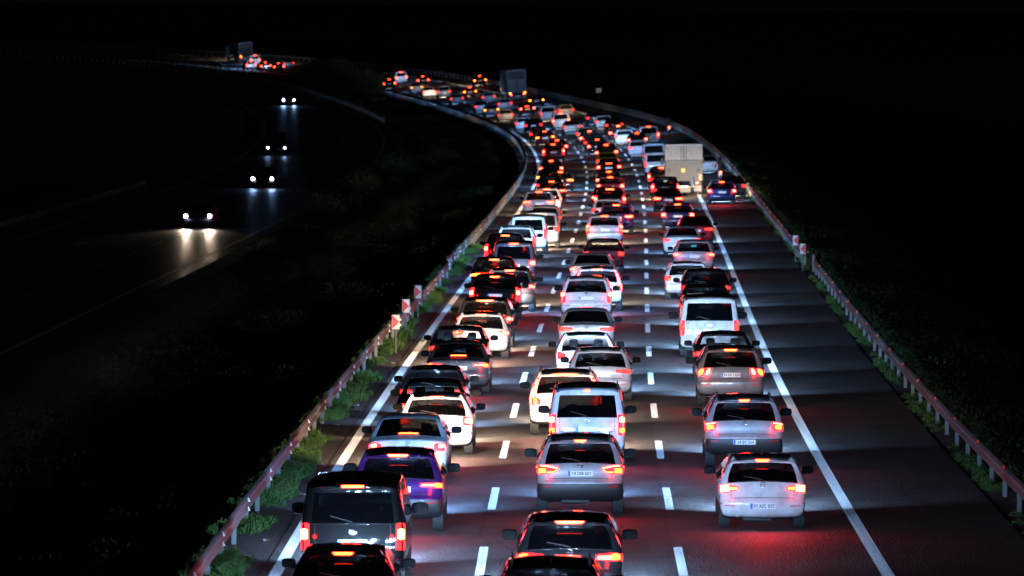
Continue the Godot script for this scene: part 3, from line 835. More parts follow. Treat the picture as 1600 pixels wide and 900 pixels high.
# Lens shapes and the glowing shapes in them: [share of the half width, lowest, highest], heights from the lamp's centre; one side, or both at once for a bar
const LAMPS := {
	"std": [[[[0.64, -0.05, 0.04], [0.85, -0.08, 0.08], [1.0, -0.09, 0.09], [1.12, -0.06, 0.09]]], [[[0.80, -0.04, 0.04], [0.9, -0.055, 0.055], [1.0, -0.05, 0.05]], [[0.67, -0.02, 0.015], [0.78, -0.025, 0.02]]]],
	"lshape": [[[[0.56, -0.045, 0.03], [0.75, -0.07, 0.06], [0.8, -0.10, 0.09], [1.0, -0.10, 0.12], [1.08, -0.08, 0.11]]], [[[0.78, -0.07, 0.075], [0.86, -0.08, 0.085], [0.98, -0.08, 0.095]], [[0.59, -0.03, 0.015], [0.76, -0.045, 0.03]]]],
	"opel": [[[[0.72, -0.06, 0.09], [0.78, -0.12, 0.10], [1.0, -0.12, 0.10], [1.1, -0.08, 0.09]]], [[[0.75, 0.05, 0.08], [0.98, 0.05, 0.085]], [[0.80, -0.07, 0.015], [0.88, -0.09, 0.025], [0.96, -0.08, 0.02]]]],
	"claw": [[[[0.58, -0.02, 0.09], [0.66, -0.10, 0.10], [0.8, -0.11, 0.10], [1.0, -0.11, 0.11], [1.08, -0.06, 0.1]]], [[[0.62, 0.02, 0.08], [0.68, -0.07, 0.08], [0.75, -0.09, 0.0]], [[0.82, 0.0, 0.09], [0.89, -0.09, 0.09], [0.97, -0.1, 0.03]]]],
	"vert": [[[[0.85, -0.24, 0.22], [0.92, -0.25, 0.24], [1.0, -0.25, 0.24], [1.06, -0.22, 0.22]]], [[[0.87, -0.05, 0.12], [0.93, -0.07, 0.14], [1.0, -0.06, 0.13]]]],
	"double": [[[[0.84, -0.26, 0.22], [0.92, -0.27, 0.24], [1.0, -0.26, 0.24], [1.06, -0.22, 0.22]]], [[[0.87, 0.05, 0.16], [0.93, 0.03, 0.18], [1.0, 0.05, 0.17]], [[0.87, -0.2, -0.1], [0.93, -0.21, -0.09], [1.0, -0.2, -0.1]]]],
	"hook": [[[[0.70, -0.16, -0.06], [0.84, -0.17, 0.04], [1.0, -0.18, 0.10], [1.06, -0.12, 0.1]], [[0.85, 0.03, 0.50], [0.93, 0.03, 0.50]]], [[[0.865, 0.0, 0.46], [0.91, 0.0, 0.46]], [[0.80, -0.12, -0.02], [0.88, -0.14, 0.02], [1.0, -0.14, 0.06]]]],
	"pillar": [[[[0.83, -0.2, 0.16], [0.92, -0.22, 0.2], [1.02, -0.2, 0.2]]], [[[0.86, 0.02, 0.13], [0.93, -0.02, 0.16], [1.0, 0.0, 0.15]]]],
	"boomerang": [[[[0.50, -0.02, 0.03], [0.60, -0.09, 0.05], [0.9, -0.11, 0.12], [1.06, -0.07, 0.14]]], [[[0.52, 0.0, 0.025], [0.62, 0.02, 0.05], [0.9, 0.08, 0.11], [1.02, 0.09, 0.12]], [[0.53, -0.02, 0.01], [0.61, -0.078, -0.05], [0.78, -0.085, -0.055]], [[0.80, -0.085, 0.02], [0.96, -0.085, 0.03]]]],
	"slim": [[[[0.50, -0.04, 0.03], [0.85, -0.07, 0.06], [1.0, -0.07, 0.06], [1.1, -0.05, 0.06]]], [[[0.54, -0.018, 0.014], [0.82, -0.025, 0.02]], [[0.83, -0.05, 0.045], [0.98, -0.055, 0.05]]]],
	"wide": [[[[0.50, -0.06, 0.03], [0.8, -0.08, 0.07], [1.0, -0.08, 0.1], [1.06, -0.05, 0.09]]], [[[0.54, -0.045, 0.005], [0.79, -0.055, 0.02]], [[0.80, -0.06, 0.05], [0.88, -0.065, 0.07], [0.96, -0.05, 0.06]]]],
	"round": [[[[0.68, -0.10, 0.02], [0.84, -0.12, 0.10], [1.02, -0.12, 0.13]]], [[[0.79, -0.03, 0.03], [0.82, -0.055, 0.055], [0.90, -0.055, 0.055], [0.93, -0.03, 0.03]]]],
	"block": [[[[0.74, -0.11, 0.10], [1.0, -0.12, 0.12], [1.06, -0.1, 0.11]]], [[[0.79, -0.05, 0.05], [0.84, -0.075, 0.07], [0.99, -0.08, 0.08]]]],
	"bar": [[[[-1.02, -0.06, 0.06], [1.02, -0.06, 0.06]]], [[[-0.99, -0.04, 0.04], [-0.6, -0.04, 0.04], [-0.55, -0.022, 0.022], [0.55, -0.022, 0.022], [0.6, -0.04, 0.04], [0.99, -0.04, 0.04]]]],
}


# The hull of one kind of car: a skin swept round the outline, with crowned ends and rounded shoulders.
class Hull:
	var outline := []
	var inward := []
	var crown := []
	var length := 0.0
	var high := 0.0
	var half := 0.0
	var belt := 0.0
	var roof := 0.0
	var k: Array

	func _init(kind: Array, points: Array) -> void:
		k = kind
		half = kind[3]
		belt = kind[4]
		roof = kind[5]
		for p in points:
			outline.append(Vector2(p[0] * kind[1], p[1] * kind[2]))
			length = maxf(length, outline[-1].x)
			high = maxf(high, outline[-1].y)
		var n := outline.size()
		for i in n:
			var d: Vector2 = (outline[(i + 1) % n] - outline[(i + n - 1) % n]).normalized()
			var inn := Vector2(d.y, -d.x)
			inward.append(inn)
			crown.append(0.10 * maxf(0.0, inn.x) + 0.035 * maxf(0.0, -inn.y) + 0.22 * maxf(0.0, -inn.x))

	func width(p: Vector2) -> float:
		var w := half
		if p.x < 0.8:
			w *= 1.0 - 0.075 * pow(1.0 - p.x / 0.8, 2.0)
		if p.x > length - 1.0:
			w *= 1.0 - 0.17 * pow((p.x - length + 1.0), 2.0)
		if p.y < 0.5:
			w *= 1.0 - 0.10 * pow((0.5 - p.y) / 0.3, 2.0)
		if p.y > belt:
			var t := (p.y - belt) / (high - belt)
			w *= lerpf(1.0, roof / half, t * (0.75 + 0.25 * t))
		else:
			w *= 1.0 - 0.03 * pow((belt - p.y) / belt, 2.0)
		return w

	func depth(i: float, t: float) -> float:
		var c := lerpf(crown[int(i)], crown[(int(i) + 1) % crown.size()], i - int(i))
		var a := absf(t)
		var r := 0.0
		if a > 0.80:
			var x := minf(1.0, (a - 0.80) / 0.20)
			r = 0.075 * (1.0 - sqrt(maxf(0.0, 1.0 - x * x)))
		return c * t * t + r

	func edge(i: float) -> Vector2:
		var a := int(i)
		var b := (a + 1) % outline.size()
		return outline[a].lerp(outline[b], i - a)

	func inn(i: float) -> Vector2:
		var a := int(i)
		return inward[a].lerp(inward[(a + 1) % outline.size()], i - a).normalized()

	func skin(i: float, t: float, off := 0.0) -> Vector3:
		# t from -1 to 1 across, further than 1 along the flank; off: how far proud
		var p := edge(i)
		var n := inn(i)
		var tt := clampf(t, -1.0, 1.0)
		var q: Vector2 = p + n * depth(i, tt)
		var w := width(p + n * depth(i, 1.0))
		var x := tt * w
		if absf(t) > 1.0:
			q.x += absf(t) - 1.0
			x = signf(t) * maxf(width(q), w)
		var lean := clampf((absf(t) - 0.80) / 0.22, 0.0, 1.0) * PI / 2.0
		var out := Vector3(signf(t) * sin(lean), -n.y * cos(lean), n.x * cos(lean))
		return Vector3(x, q.y, length / 2.0 - q.x) + out * off

	func index_of(y: float) -> float:
		for i in range(1, 16):
			if outline[i + 1].y >= y:
				return i + clampf((y - outline[i].y) / maxf(outline[i + 1].y - outline[i].y, 0.001), 0.0, 1.0)
		return 15.0

	func top(x: float) -> float:
		for i in range(9, 26):
			if outline[i + 1].x >= x and outline[i].x < x:
				return lerpf(outline[i].y, outline[i + 1].y, (x - outline[i].x) / (outline[i + 1].x - outline[i].x))
		return 0.0


var hulls := {}


func hull(kind: String) -> Hull:
	if not hulls.has(kind):
		hulls[kind] = Hull.new(KINDS[kind], OUTLINES[KINDS[kind][0]])
	return hulls[kind]


# The hull's meshes: body, rear_window, windscreen, lower_bumper, underbody.
func hull_meshes(kind: String, clad: bool) -> Dictionary:
	var key := "hull %s %s" % [kind, clad]
	if shapes.has(key):
		return shapes[key]
	var h := hull(kind)
	var n := h.outline.size()
	var m := ACROSS.size() + 2 * DOWN.size()
	var v := PackedVector3Array()
	for i in n:
		var p: Vector2 = h.outline[i] + h.inward[i] * h.depth(i, 1.0)
		var q := Vector2(clampf(p.x, 0.4, h.length - 0.5), 0.56 * KINDS[kind][2])
		var side := []
		for d in DOWN:
			var f := p.lerp(q, d)
			side.append(Vector3(h.width(f), f.y, h.length / 2.0 - f.x))
		for d in range(DOWN.size() - 1, -1, -1):
			v.append(side[d] * Vector3(-1, 1, 1))
		for t in ACROSS:
			v.append(h.skin(i, t))
		for d in DOWN.size():
			v.append(side[d])
	var groups := {"body": PackedInt32Array(), "rear_window": PackedInt32Array(), "windscreen": PackedInt32Array(), "lower_bumper": PackedInt32Array(), "underbody": PackedInt32Array()}
	var first := DOWN.size()
	for i in n:
		for j in m - 1:
			var a := i * m + j
			var b := ((i + 1) % n) * m + j
			var t := j - first
			var g := "body"
			var inside: bool = t >= 3 and t < ACROSS.size() - 4
			if inside and i >= h.k[7] and i < h.k[8]:
				g = "rear_window"
			elif inside and i >= h.k[9] and i < h.k[10]:
				g = "windscreen"
			elif i >= n - 2 or i == 0:
				g = "underbody"
			elif clad and i < 4:
				g = "lower_bumper"
			groups[g].append_array([a, b, b + 1, a, b + 1, a + 1])
	# one set of normals for the whole skin, so that the pieces join smoothly
	var whole := PackedInt32Array()
	for g in groups:
		whole.append_array(groups[g])
	var arrays := commit(v, whole, null).surface_get_arrays(0)
	var turned: bool = arrays[Mesh.ARRAY_INDEX][1] != whole[1]
	var out := {}
	for g in groups:
		var idx: PackedInt32Array = groups[g]
		if idx.is_empty():
			continue
		var used := {}
		var vv := PackedVector3Array()
		var nn := PackedVector3Array()
		var ii := PackedInt32Array()
		for x in idx:
			if not used.has(x):
				used[x] = vv.size()
				vv.append(arrays[Mesh.ARRAY_VERTEX][x])
				nn.append(arrays[Mesh.ARRAY_NORMAL][x])
			ii.append(used[x])
		if turned:
			for x in range(0, ii.size(), 3):
				var t2 := ii[x + 1]
				ii[x + 1] = ii[x + 2]
				ii[x + 2] = t2
		var arr := []
		arr.resize(Mesh.ARRAY_MAX)
		arr[Mesh.ARRAY_VERTEX] = vv
		arr[Mesh.ARRAY_NORMAL] = nn
		arr[Mesh.ARRAY_INDEX] = ii
		var mesh := ArrayMesh.new()
		mesh.add_surface_from_arrays(Mesh.PRIMITIVE_TRIANGLES, arr)
		out[g] = mesh
	shapes[key] = out
	return out


# A piece laid on the tail of the hull, from columns [t, lowest, highest], with an edge of its own; heights from «y», or outline places when «by_index».
func tail_piece(kind: String, columns: Array, y: float, off: float, flip := 1.0, by_index := false) -> ArrayMesh:
	var key := "tail %s %s %s %s %s %s" % [kind, columns, y, off, flip, by_index]
	if shapes.has(key):
		return shapes[key]
	var h := hull(kind)
	var cols := []
	for c in columns.size() - 1:
		var a: Array = columns[c]
		var b: Array = columns[c + 1]
		var steps := clampi(ceili(absf(b[0] - a[0]) / 0.12), 1, 12)
		for k in steps:
			var f := float(k) / steps
			cols.append([lerpf(a[0], b[0], f), lerpf(a[1], b[1], f), lerpf(a[2], b[2], f)])
	cols.append(columns[-1])
	var rows := 4
	var v := PackedVector3Array()
	# rows: back edge, front rows, back edge
	for r in rows + 2:
		for c in cols:
			var f := clampf((r - 1.0) / (rows - 1.0), 0.0, 1.0)
			var yy := lerpf(c[1], c[2], f)
			var i: float = yy if by_index else h.index_of(y + yy)
			v.append(h.skin(i, c[0] * flip, -0.006 if r == 0 or r == rows + 1 else off))
	var w := cols.size()
	var idx := PackedInt32Array()
	for r in rows + 1:
		for c in w - 1:
			idx.append_array([r * w + c, r * w + c + 1, (r + 1) * w + c + 1, r * w + c, (r + 1) * w + c + 1, (r + 1) * w + c])
	# the two ends
	for c in [0, w - 1]:
		var base := v.size()
		for r in rows + 2:
			v.append(v[r * w + c])
		for r in rows + 2:
			var f := clampf((r - 1.0) / (rows - 1.0), 0.0, 1.0)
			var yy := lerpf(cols[c][1], cols[c][2], f)
			v.append(h.skin(yy if by_index else h.index_of(y + yy), cols[c][0] * flip, -0.006))
		for r in rows + 1:
			idx.append_array([base + r, base + r + 1, base + rows + 2 + r + 1, base + r, base + rows + 2 + r + 1, base + rows + 2 + r])
	shapes[key] = commit(v, idx, Vector3(0, 0.2, 1))
	return shapes[key]


func side_window(kind: String, x0: float, x1: float, s: float) -> ArrayMesh:
	var key := "side %s %s %s %s" % [kind, x0, x1, s]
	if shapes.has(key):
		return shapes[key]
	var h := hull(kind)
	var v := PackedVector3Array()
	for i in 9:
		var x := lerpf(x0, x1, i / 8.0)
		var lo := h.belt + 0.03
		var hi := maxf(lo + 0.01, h.top(x) - 0.11)
		for r in 4:
			var p := Vector2(x, lerpf(lo, hi, r / 3.0))
			v.append(Vector3(s * (h.width(p) + 0.010), p.y, h.length / 2.0 - x))
	shapes[key] = sheet(v, 4, Vector3(s, 0, 0))
	return shapes[key]


func make_shapes() -> void:
	# a tyre with four grooves round its tread, radius 1 and 0.22 m wide; and its rim
	var tread := [[0.62, -0.09], [0.9, -0.11], [0.985, -0.1]]
	for g in [-0.06, -0.02, 0.02, 0.06]:
		tread.append_array([[1.0, g - 0.012], [0.965, g - 0.008], [0.965, g + 0.008], [1.0, g + 0.012]])
	tread.append_array([[0.985, 0.1], [0.9, 0.11], [0.62, 0.09]])
	shapes.tyre = lathe(tread, 28)
	shapes.rim = lathe([[0.62, 0.085], [0.56, 0.092], [0.52, 0.06], [0.3, 0.05], [0.14, 0.075], [0.0, 0.078]], 20)
	shapes.low_tyre = lathe([[0.62, -0.09], [0.95, -0.11], [1.0, -0.07], [1.0, 0.07], [0.95, 0.11], [0.62, 0.09], [0.0, 0.085]], 14)
	# door mirror: a rounded shell
	var pts := PackedVector3Array()
	for i in 7:
		var a := -PI / 2 + PI * i / 6.0
		for k in 12:
			var b := TAU * k / 12.0
			var c := Vector3(cos(a) * cos(b), cos(a) * sin(b), sin(a))
			for ax in 3:
				c[ax] = signf(c[ax]) * pow(absf(c[ax]), 0.65)
			pts.append(c * Vector3(0.125, 0.085, 0.075))
	shapes.door_mirror = sheet(pts, 12, null, true)
	pts = PackedVector3Array()
	for i in 4:
		for k in 14:
			var b := TAU * k / 14.0
			var r := i / 3.0
			pts.append(Vector3(signf(cos(b)) * pow(absf(cos(b)), 0.7) * 0.105 * r, signf(sin(b)) * pow(absf(sin(b)), 0.7) * 0.068 * r, 0.0))
	shapes.mirror_glass = sheet(pts, 14, Vector3.BACK, true)
	# shark fin aerial
	shapes.aerial = commit(PackedVector3Array([Vector3(-0.025, 0, 0.08), Vector3(0.025, 0, 0.08), Vector3(0, 0.075, 0.055), Vector3(0, 0.07, 0.03), Vector3(-0.025, 0, -0.1), Vector3(0.025, 0, -0.1)]), PackedInt32Array([0, 1, 2, 0, 2, 3, 0, 3, 4, 1, 5, 3, 1, 3, 2, 4, 3, 5]))
	# emblem: a ring with a bar
	var ring := PackedVector3Array()
	for i in 24:
		var a := TAU * i / 24.0
		for k in 8:
			var b := TAU * k / 8.0
			var r := 0.048 + 0.007 * cos(b)
			ring.append(Vector3(r * cos(a), r * sin(a), 0.007 * sin(b)))
	for k in 8:
		ring.append(ring[k])
	shapes.emblem = sheet(ring, 8, Vector3.BACK, true)
	shapes.emblem_bar = block(Vector3(0.12, 0.016, 0.012), 0.003)
	# a pair of seats with head restraints
	var st := SurfaceTool.new()
	st.begin(Mesh.PRIMITIVE_TRIANGLES)
	for x in [-0.36, 0.36]:
		st.append_from(block(Vector3(0.5, 0.62, 0.16), 0.06), 0, Transform3D(Basis(Vector3.RIGHT, -0.2), Vector3(x, 0.72, 0)))
		st.append_from(block(Vector3(0.26, 0.2, 0.1), 0.045), 0, Transform3D(Basis(Vector3.RIGHT, -0.1), Vector3(x, 1.13, 0.07)))
	shapes.seats = st.commit()


func lamp_light(parent: Node3D, where: Vector3, color: Color, energy: float) -> void:
	var l := OmniLight3D.new()
	l.name = "tail_lamp_light"
	l.light_color = color
	l.light_energy = energy
	l.light_size = 0.06
	l.omni_range = 40.0
	l.omni_attenuation = 2.0
	l.shadow_enabled = true
	l.position = where
	parent.add_child(l, true)


func head_light(parent: Node3D, where: Vector3, color: Color, energy: float, angle := 25.0, down := 4.0, size := 0.07) -> void:
	var l := SpotLight3D.new()
	l.name = "headlamp_beam"
	l.light_color = color
	l.light_energy = energy
	l.light_size = size
	l.spot_range = 120.0
	l.spot_attenuation = 2.0
	l.spot_angle = angle
	l.spot_angle_attenuation = 1.0
	l.shadow_enabled = true
	l.position = where
	l.rotation_degrees = Vector3(-down, 0, 0)
	parent.add_child(l, true)


const BEAM := 112.0
const BEAM_COLORS := {"w": Color(1.0, 0.89, 0.76), "n": Color(0.63, 0.80, 1.0), "b": Color(0.50, 0.72, 1.0)}


func build_car(row: Array) -> Node3D:
	var kind: String = row[1]
	var s: float = row[2]
	var u: float = row[3]
	var h := hull(kind)
	var mid := s + h.length / 2.0
	var place := Transform3D(road_frame(mid, u), at(mid, u, 0.004))
	var o := thing(row[0], row[8], "van" if kind in ["van", "kombi"] else "car", row[9], place)
	var detail := 2 if s < 170.0 else 1 if s < 330.0 else 0
	fit_car(o, kind, row[4], row[5], row[6], row[10], detail)
	var beam: Color = BEAM_COLORS[row[7]]
	var power := BEAM * rng.randf_range(0.75, 1.3)
	var nose := -h.length / 2.0 - 0.12
	if detail > 0:
		for x in [-1, 1]:
			head_light(o, Vector3(x * (h.half - 0.25), 0.66, nose), beam, power * 0.5)
		head_light(o, Vector3(0, 0.72, nose), beam, power * 0.42, 64.0, 15.0, 0.16)
	else:
		head_light(o, Vector3(0, 0.66, nose), beam, power, 36.0, 5.0)
	var red: float = [0.0, 0.04, 0.17][row[5]]
	if s < 330.0 and red > 0.0:
		for x in [-1, 1]:
			lamp_light(o, Vector3(x * (h.half - 0.14), h.k[6], h.length / 2.0 + 0.20), Color(1.0, 0.10, 0.08), red * 0.6)
		var back := SpotLight3D.new()
		back.name = "tail_lamp_light"
		back.light_color = Color(1.0, 0.09, 0.07)
		back.light_energy = red * 13.0
		back.light_size = 0.25
		back.spot_range = 40.0
		back.spot_attenuation = 2.0
		back.spot_angle = 78.0
		back.spot_angle_attenuation = 0.6
		back.shadow_enabled = true
		back.position = Vector3(0, h.k[6], h.length / 2.0 + 0.06)
		back.rotation = Vector3(-0.25, PI, 0)
		o.add_child(back, true)
	return o


func fit_car(o: Node3D, kind: String, color: String, brake: int, style: String, opts: Dictionary, detail: int) -> void:
	var h := hull(kind)
	var near := detail > 0
	var rear := h.length / 2.0
	var skin: Material = mats["paint_" + color]
	var glass: Material = mats.solid_glass if not near else mats.clear_glass if opts.get("clear", 0) else mats.dark_glass
	var meshes := hull_meshes(kind, opts.has("clad"))
	for g in meshes:
		part(o, g, meshes[g], {"body": skin, "rear_window": glass, "windscreen": glass, "lower_bumper": mats.plastic, "underbody": mats.plastic}[g])
	# lamps
	var yl: float = h.k[6]
	var lit: Material = [mats.dim, mats.tail, mats.brake_hot][brake]
	if opts.has("amber"):
		lit = mats.amber
	for x in ([1.0] if style == "bar" else [-1.0, 1.0]):
		var holder: Node3D
		for c in LAMPS[style][0]:
			var p := part(o, "tail_lamp", tail_piece(kind, c, yl, 0.008, x), [mats.lens, mats.lens_tail, mats.lens_brake][brake])
			if holder == null:
				holder = p
		for c in LAMPS[style][1].size():
			part(holder, "lamp_glow", tail_piece(kind, LAMPS[style][1][c], yl, 0.014, x), mats.brake if c > 0 and brake == 2 and not opts.has("amber") else lit)
	# high brake lamp
	var third: float = opts.get("third", 0.3 if brake == 2 else 0.0)
	if third > 0.0:
		var t := third / 2.0 / 0.62
		var i0: float = h.k[11] + 0.12
		if kind == "sedan":
			i0 = h.k[7] + 0.12
		var p := part(o, "high_brake_lamp", tail_piece(kind, [[-t - 0.02, i0 - 0.06, i0 + 0.76], [t + 0.02, i0 - 0.06, i0 + 0.76]] if kind != "sedan" else [[-t - 0.02, i0, i0 + 0.2], [t + 0.02, i0, i0 + 0.2]], 0.0, 0.006, 1.0, true), mats.lens_brake)
		part(p, "lamp_glow", tail_piece(kind, [[-t, i0, i0 + 0.7], [t, i0, i0 + 0.7]] if kind != "sedan" else [[-t, i0 + 0.03, i0 + 0.17], [t, i0 + 0.03, i0 + 0.17]], 0.0, 0.012, 1.0, true), mats.brake if brake == 2 else mats.tail)
	# number plate
	var yp: float = (0.5 * h.k[2] if opts.has("platelow") else yl - 0.10 if kind != "van" and kind != "kombi" else yl - 0.12)
	if kind == "suv" and opts.has("platelow"):
		yp = 0.60
	var pi := h.index_of(yp)
	var pn := h.inn(pi)
	var tilt := Basis(Vector3.RIGHT, -atan2(-pn.y, pn.x))
	var plate := part(o, "number_plate", block(Vector3(0.52, 0.115, 0.012), 0.004), mats.plate, Transform3D(tilt, h.skin(pi, 0.0, 0.014)))
	if near:
		part(plate, "plate_band", block(Vector3(0.05, 0.105, 0.004), 0.001), mats.plate_blue, Transform3D(Basis(), Vector3(-0.228, 0, 0.0075)))
		if opts.has("plate"):
			var text := TextMesh.new()
			text.text = opts.plate
			var font := SystemFont.new()
			font.font_names = PackedStringArray(["Droid Sans"])
			font.font_weight = 600
			text.font = font
			text.font_size = 32
			text.pixel_size = 0.0031
			text.depth = 0.002
			part(plate, "plate_letters", text, mats.ink, Transform3D(Basis().scaled(Vector3(0.85, 1, 1)), Vector3(0.026, 0, 0.0075)))
	# wheels
	var r: float = h.k[13]
	for axle in [h.k[12], h.length - 0.85]:
		for x in [-1.0, 1.0]:
			var t := Transform3D(Basis().rotated(Vector3.UP, 0.0 if x > 0 else PI).scaled_local(Vector3(1, r, r)), Vector3(x * (h.half - 0.135), r, rear - axle))
			if near:
				var w := Node3D.new()
				w.name = "wheel"
				w.position = t.origin
				o.add_child(w, true)
				part(w, "tyre", shapes.tyre, mats.tyre, Transform3D(t.basis, Vector3.ZERO))
				part(w, "rim", shapes.rim, mats.rim, Transform3D(t.basis, Vector3.ZERO))
			else:
				part(o, "wheel", shapes.low_tyre, mats.tyre, t)
	# windows along the flanks
	var cuts := [0.55, 1.35, 2.2, 3.0] if kind != "sedan" else [1.35, 2.15, 3.2]
	if kind in ["van", "kombi"]:
		cuts = [0.35, 1.5, 2.7, 3.6] if kind == "van" else [0.3, 1.3, 2.3, 3.2]
	if near:
		for x in [-1.0, 1.0]:
			for c in cuts.size() - 1:
				part(o, "side_window", side_window(kind, cuts[c] + 0.03, cuts[c + 1] - 0.03, x), mats.solid_glass)
	# door mirrors
	if near:
		var mz: float = rear - {"hatch": 2.72, "suv": 2.8, "mpv": 2.8, "sedan": 3.05, "van": 3.7, "kombi": 3.05}[kind]
		var my := h.belt + 0.09
		var big := 1.0 if kind in ["hatch", "sedan"] else 1.12 if kind != "van" else 1.3
		for x in [-1.0, 1.0]:
			var mm := part(o, "door_mirror", shapes.door_mirror, mats.gloss, Transform3D(Basis().scaled(Vector3(big, big, 1)), Vector3(x * (h.half + 0.12 * big), my, mz)))
			part(mm, "mirror_glass", shapes.mirror_glass, mats.mirror, Transform3D(Basis(Vector3.RIGHT, -0.08), Vector3(0, 0, 0.078)))
			part(mm, "mirror_stalk", block(Vector3(0.12, 0.03, 0.06), 0.01), mats.trim, Transform3D(Basis(), Vector3(-x * 0.10, -0.07, -0.01)))
	if not near:
		return
	if opts.has("sticker"):
		var g: float = h.k[7] + 1.3
		part(o, "window_sticker", tail_piece(kind, [[-0.14, g, g + 0.45], [0.14, g + 0.1, g + 0.6]], 0.0, 0.004, 1.0, true), mats.turquoise if opts.sticker == 1 else mats.pale_yellow)
	# front lamps, grille side
	for x in [-1.0, 1.0]:
		part(o, "headlamp", block(Vector3(0.34, 0.13, 0.12), 0.04), mats.head_off, Transform3D(Basis(Vector3.UP, -x * 0.35), Vector3(x * (h.half - 0.27), 0.68, -rear + 0.16)))
	if opts.has("emblem"):
		var ei := h.index_of(yl + (0.06 if kind != "sedan" else 0.03))
		var t := Transform3D(tilt, h.skin(ei, 0.0, 0.012))
		var e := part(o, "emblem", shapes.emblem, mats.chrome, t)
		if opts.emblem:
			part(e, "emblem_bar", shapes.emblem_bar, mats.chrome)
	if opts.has("refl") or detail == 2:
		for x in [-1.0, 1.0]:
			part(o, "bumper_reflector", tail_piece(kind, [[0.66, -0.012, 0.012], [0.9, -0.012, 0.012]], h.outline[4].y - 0.07, 0.006, x), mats.bumper_reflector)
	if detail < 2:
		return
	# shut lines of the tailgate, wiper, aerial, rails, exhaust, seats
	var hem: float = h.outline[6].y
	for x in [-1.0, 1.0]:
		part(o, "tailgate_seam", tail_piece(kind, [[0.735, 0.0, h.outline[9].y - hem - 0.03], [0.745, 0.0, h.outline[9].y - hem - 0.03]], hem + 0.02, 0.0015, x), mats.seam)
	part(o, "tailgate_seam", tail_piece(kind, [[-0.74, -0.006, 0.006], [0.74, -0.006, 0.006]], hem + 0.012, 0.0015), mats.seam)
	part(o, "window_trim", tail_piece(kind, [[-0.82, h.k[7] - 0.06, h.k[7] + 0.10], [0.82, h.k[7] - 0.06, h.k[7] + 0.10]], 0.0, 0.003, 1.0, true), mats.gloss)
	if kind != "sedan":
		var a := h.skin(h.k[7] + 0.15, 0.0, 0.03)
		var b := h.skin(h.k[7] + 0.7, -0.45, 0.03)
		part(o, "rear_wiper", tube([a, a.lerp(b, 0.5), b], 0.009, 6), mats.plastic)
		part(o, "aerial", shapes.aerial, mats.gloss, Transform3D(Basis(), Vector3(0, h.top(0.75) - 0.004, rear - 0.75)))
	if opts.has("rails"):
		for x in [-1.0, 1.0]:
			var path := []
			for k in 9:
				var f := k / 8.0
				var y := h.top(lerpf(0.5, 2.1, f))
				path.append(Vector3(x * (h.roof - 0.04), y + 0.05 * sin(clampf(f * 8.0, 0.0, PI / 2)) * sin(clampf((1.0 - f) * 8.0, 0.0, PI / 2)) - 0.03, rear - lerpf(0.5, 2.1, f)))
			part(o, "roof_rail", tube(path, 0.018, 6), mats.steel)
	part(o, "exhaust_tip", lathe([[0.024, -0.06], [0.03, -0.06], [0.03, 0.06], [0.024, 0.06], [0.02, 0.0]], 12), mats.chrome if opts.has("exhaust") else mats.trim, Transform3D(Basis(Vector3.UP, PI / 2), Vector3(-0.48, h.outline[1].y + 0.005, rear - 0.1)))
	part(o, "silencer", lathe([[0.0, -0.3], [0.07, -0.28], [0.08, 0.0], [0.07, 0.28], [0.0, 0.3]], 12), mats.trim, Transform3D(Basis().scaled(Vector3(1, 0.8, 1)), Vector3(-0.1, h.outline[1].y - 0.05, rear - 0.35)))
	part(o, "rear_seats", shapes.seats, mats.seats, Transform3D(Basis(), Vector3(0, h.belt - 0.98, rear - (1.05 if kind != "sedan" else 1.5))))
	part(o, "front_seats", shapes.seats, mats.seats, Transform3D(Basis(), Vector3(0, h.belt - 0.95, rear - (2.1 if kind != "sedan" else 2.5))))


